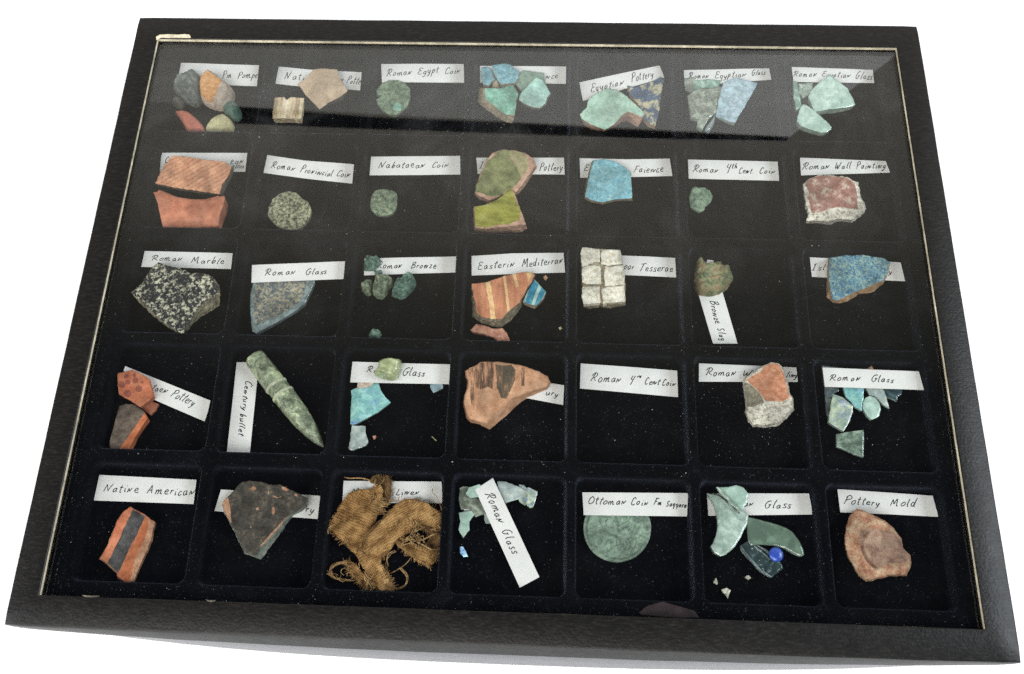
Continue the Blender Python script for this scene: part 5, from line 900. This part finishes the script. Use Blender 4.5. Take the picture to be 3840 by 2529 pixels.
sherd('opal_flake', 'tiny bright blue and white iridescent flake at the left wall', 'glass flake', 'Q', [(1408, 802), (1438, 800), (1460, 830), (1490, 903), (1445, 902), (1412, 862)], 1.6, [g_opal], grid=.35)
# --- big coin
import itertools
def coinrel(x, y):
    r = math.hypot(x, y + 1); rim = .7 * max(0, 1 - abs(r - 12.6) / .8)
    sw = .34 * math.sin(1.7 * noise.noise(Vector((x * .16, y * .16, 4))) * 9 + x * .4) * max(0, 1 - (r / 12) ** 4)
    return rim + sw
sherd('ancient_coin', 'large round pale green coin half covered by its label', 'coin', 'R', disc(561, 632, 332, 72), 2.0, [m_coinE], jag=.12, amp=.25, nscale=420, hf=coinrel, grid=.4, rnd=.3)
sherd('plum_reflection', 'dull plum coloured reflection patch at the front edge under the glass', 'patch', 'R', [(770, 1455), (870, 1385), (1000, 1350), (1150, 1390), (1310, 1435), (1365, 1505), (1100, 1505), (800, 1480)], .6, [m_plum], floor=RIDGE - 1.0 * mm, rnd=.2)  # a reflection in the cover glass, painted as a thin plum piece
# --- near right glass
sherd('vessel_rim', 'milky green curved glass vessel fragment, pale spotted at its lower end', 'glass', 'S', [(130, 272), (180, 272), (230, 292), (330, 370), (400, 450), (440, 425), (490, 460), (485, 530), (430, 640), (370, 740), (290, 815), (240, 825), (190, 800), (155, 740), (200, 650), (215, 560), (205, 440), (180, 360)], 3.2, [glassy('milky_spotted_glass', (116, 142, 128), (164, 182, 170), .7, pat=(.42, .6), scale=200)], base=.9, rnd=.5, hf=lambda x, y: 1.2 * math.exp(-((x * .7 - y * .2) / 6) ** 2), grid=.5)
sherd('vessel_rim', 'pale green glass rim piece standing over the label at the back', 'glass', 'S', [(208, 203), (260, 210), (320, 205), (380, 190), (450, 215), (490, 265), (480, 330), (440, 420), (430, 435), (330, 350), (250, 262)], 3, [g_mint], base=3.6, rnd=.5, sm=0, hf=lambda x, y: .08 * x)
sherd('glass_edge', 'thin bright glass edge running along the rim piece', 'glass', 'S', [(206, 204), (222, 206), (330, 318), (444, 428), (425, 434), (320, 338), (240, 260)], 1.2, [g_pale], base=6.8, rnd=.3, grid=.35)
sherd('glass_fragment', 'smooth clear green crescent of glass', 'glass', 'S', [(480, 470), (560, 488), (620, 505), (700, 525), (780, 550), (840, 575), (890, 610), (950, 690), (985, 765), (992, 810), (968, 826), (930, 815), (890, 792), (820, 755), (720, 728), (600, 718), (520, 730), (492, 690), (484, 600)], 2.4, [glassy('green_bottle_glass', (84, 108, 90), (96, 120, 102), .62, rough=.12, scale=120)], base=1.6, jag=.06, rnd=.8, grid=.45)
sherd('glass_fragment', 'clear blue green glass base piece under the blue bead', 'glass', 'S', [(420, 730), (490, 685), (560, 725), (660, 760), (740, 830), (790, 890), (805, 935), (750, 975), (700, 1015), (650, 992), (600, 960), (500, 850), (425, 760)], 2.6, [g_clear2], base=.6, jag=.1, rnd=.8, amp=.5, nscale=420)
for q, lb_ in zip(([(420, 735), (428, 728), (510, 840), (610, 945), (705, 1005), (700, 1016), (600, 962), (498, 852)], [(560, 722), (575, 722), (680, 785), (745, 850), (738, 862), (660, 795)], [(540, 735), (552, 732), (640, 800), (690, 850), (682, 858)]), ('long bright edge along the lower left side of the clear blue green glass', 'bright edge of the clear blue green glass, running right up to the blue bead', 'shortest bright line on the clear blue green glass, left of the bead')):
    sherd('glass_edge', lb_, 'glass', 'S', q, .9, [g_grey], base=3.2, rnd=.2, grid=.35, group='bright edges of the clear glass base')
bd_ = UP('S', (738, 812), FLOOR + 4.5 * mm); bm = bmesh.new(); bmesh.ops.create_uvsphere(bm, u_segments=40, v_segments=20, radius=.00305)
for v in bm.verts: v.co.z *= .4; v.co += v.co.normalized() * noise.noise(v.co * 500) * .00008
me = bpy.data.meshes.new('glass_bead'); bm.to_mesh(me); bm.free(); me.polygons.foreach_set('use_smooth', [True] * len(me.polygons))
bo = link('glass_bead', me, m_bead, None, (bd_.x, bd_.y, FLOOR + 4.9 * mm)); tag(bo, 'small round cobalt blue bead resting on clear glass', 'bead')
for q, l in (([(180, 1060), (190, 1030), (202, 1018), (215, 1050), (215, 1076)], 'left of three white crumbs in the near right part'), ([(460, 1015), (475, 998), (495, 995), (518, 1020), (490, 1035)], 'right of three white crumbs in the near right part'), ([(252, 1122), (300, 1103), (338, 1130), (318, 1165), (308, 1205), (290, 1168), (262, 1150)], 'largest of three white crumbs, nearest the front edge')):
    sherd('crumb', 'cream ' + l, 'crumb', 'S', q, 1.3, [m_crumb], grid=.3, jag=.3, amp=.4)
# --- clay mould
def mould(x, y):
    x -= 1.2; y += .4; r = math.hypot(x * 1.05, y * .8)
    z = -2.6 * math.exp(-(r / 6.2) ** 4) + 1.6 * math.exp(-(r / 4.4) ** 2)
    if x < 0: z += -1.8 * math.exp(-((r - 6.6) / .8) ** 2) * min(1, -x / 3) + .8 * math.exp(-((r - 8.0) / .8) ** 2) * min(1, -x / 3)
    return z
sherd('pottery_mold', 'brown clay mould fragment with a hollow ringed impression', 'pottery', 'S', [(1465, 400), (1520, 410), (1600, 450), (1700, 500), (1790, 570), (1850, 650), (1870, 740), (1928, 800), (1945, 870), (1895, 985), (1750, 985), (1600, 1025), (1540, 1030), (1484, 990), (1445, 920), (1388, 820), (1362, 720), (1360, 640), (1375, 540), (1412, 450)], 8.5, [m_mold, m_mold, m_moldin], base=.9, jag=.35, side_amp=.4, amp=.45, nscale=300, rnd=1.6, hf=mould, grid=.45, rjag=.9, regions=[([(1480, 600), (1540, 575), (1600, 562), (1700, 590), (1790, 620), (1845, 680), (1865, 740), (1920, 805), (1928, 850), (1870, 890), (1760, 885), (1640, 915), (1545, 850), (1490, 740)], 2)],
      bot=[(1462, 415), (1520, 425), (1600, 462), (1705, 512), (1795, 585), (1856, 665), (1876, 755), (1932, 812), (1950, 885), (1902, 1003), (1750, 1003), (1600, 1042), (1540, 1048), (1478, 1005), (1436, 935), (1376, 835), (1350, 725), (1350, 640), (1368, 535), (1408, 455)])

# --- dark hairs caught under the glass
m_hair = rock('dark_hair', tri((16, 16, 18), (20, 20, 22), (26, 26, 28)), 400)
for q, lb_ in zip(([(1640, 700), (1690, 790), (1735, 900), (1750, 1040)], [(1540, 740), (1570, 850), (1620, 930)], [(2060, 660), (1960, 720), (1880, 800), (1800, 930)]), ('longest fine dark hair, hanging down from the green faience', 'short fine dark hair left of the longest one', 'fine dark hair slanting down from the right towards the green faience')):
    z = GLASS - 1.9 * mm; P3 = [UP('B', p, z) for p in crom(q, 8)]; vs, fs = [], []
    for i, p in enumerate(P3):
        d = (P3[min(i + 1, len(P3) - 1)] - P3[max(0, i - 1)]).normalized(); nn = Vector((-d.y, d.x)) * .00018
        for dx, dz in ((1, 0), (0, 1), (-1, 0), (0, -1)): vs.append((p.x + nn.x * dx, p.y + nn.y * dx, z + dz * .0001))
    for i in range(len(P3) - 1):
        for j in range(4): k2 = (j + 1) % 4; fs.append((i * 4 + j, i * 4 + k2, (i + 1) * 4 + k2, (i + 1) * 4 + j))
    c = np.mean(vs, 0); ob = link('hair', mesh('hair', vs, fs, origin=c), m_hair, None, tuple(c)); tag(ob, lb_, 'hair', 'dark hairs under the glass')

# --- dust and lint
def dust(name, label, n, place, smin, smax, mat):
    vs = np.zeros((n * 5, 3)); fs = []; k = 0
    r_ = np.random.default_rng(len(name))
    for i in range(n):
        x, y, z = place(r_); sz = smin + (smax - smin) * r_.random() ** 9
        a = r_.uniform(0, 6.28); el = r_.uniform(.4, 1)
        for j in range(4): th = a + j * math.pi / 2 + r_.uniform(-.3, .3); rr = sz * (el if j % 2 else 1); vs[k + j] = (x + math.cos(th) * rr, y + math.sin(th) * rr, z)
        vs[k + 4] = (x, y, z + sz * .8)
        fs += [(k + j, k + (j + 1) % 4, k + 4) for j in range(4)]; k += 5
    me = mesh(name, vs, fs); ob = link(name, me, mat); tag(ob, label, 'dust', kind='stuff'); return ob
m_dust = rock('pale_dust', tri((60, 60, 58), (120, 118, 112), (225, 224, 220), .4, .52, .66), 900, 200)
CL = [(random.uniform(-.18, .18), random.uniform(-.13, .12), random.uniform(.008, .025)) for _ in range(26)]
def on_tray(r_):
    if r_.random() < .6: c = CL[int(r_.integers(len(CL)))]; x, y = r_.normal(c[0], c[2]), r_.normal(c[1], c[2])
    else: x, y = r_.uniform(-.188, .188), r_.uniform(-.142, .139)
    x = min(.188, max(-.188, x)); y = min(.139, max(-.142, y)); return x, y, tray_z(x, y) + .00008
dust('tray_dust', 'pale dust and grit scattered over the black velvet tray', 11000, on_tray, .00007, .00036, m_dust)
def near_front(r_): x = r_.uniform(-.188, .188); y = -.1425 + abs(r_.normal(0, .0035)); return x, y, tray_z(x, y) + .0001
dust('edge_dust', 'line of dust along the front edge of the tray', 900, near_front, .00006, .0002, m_dust)
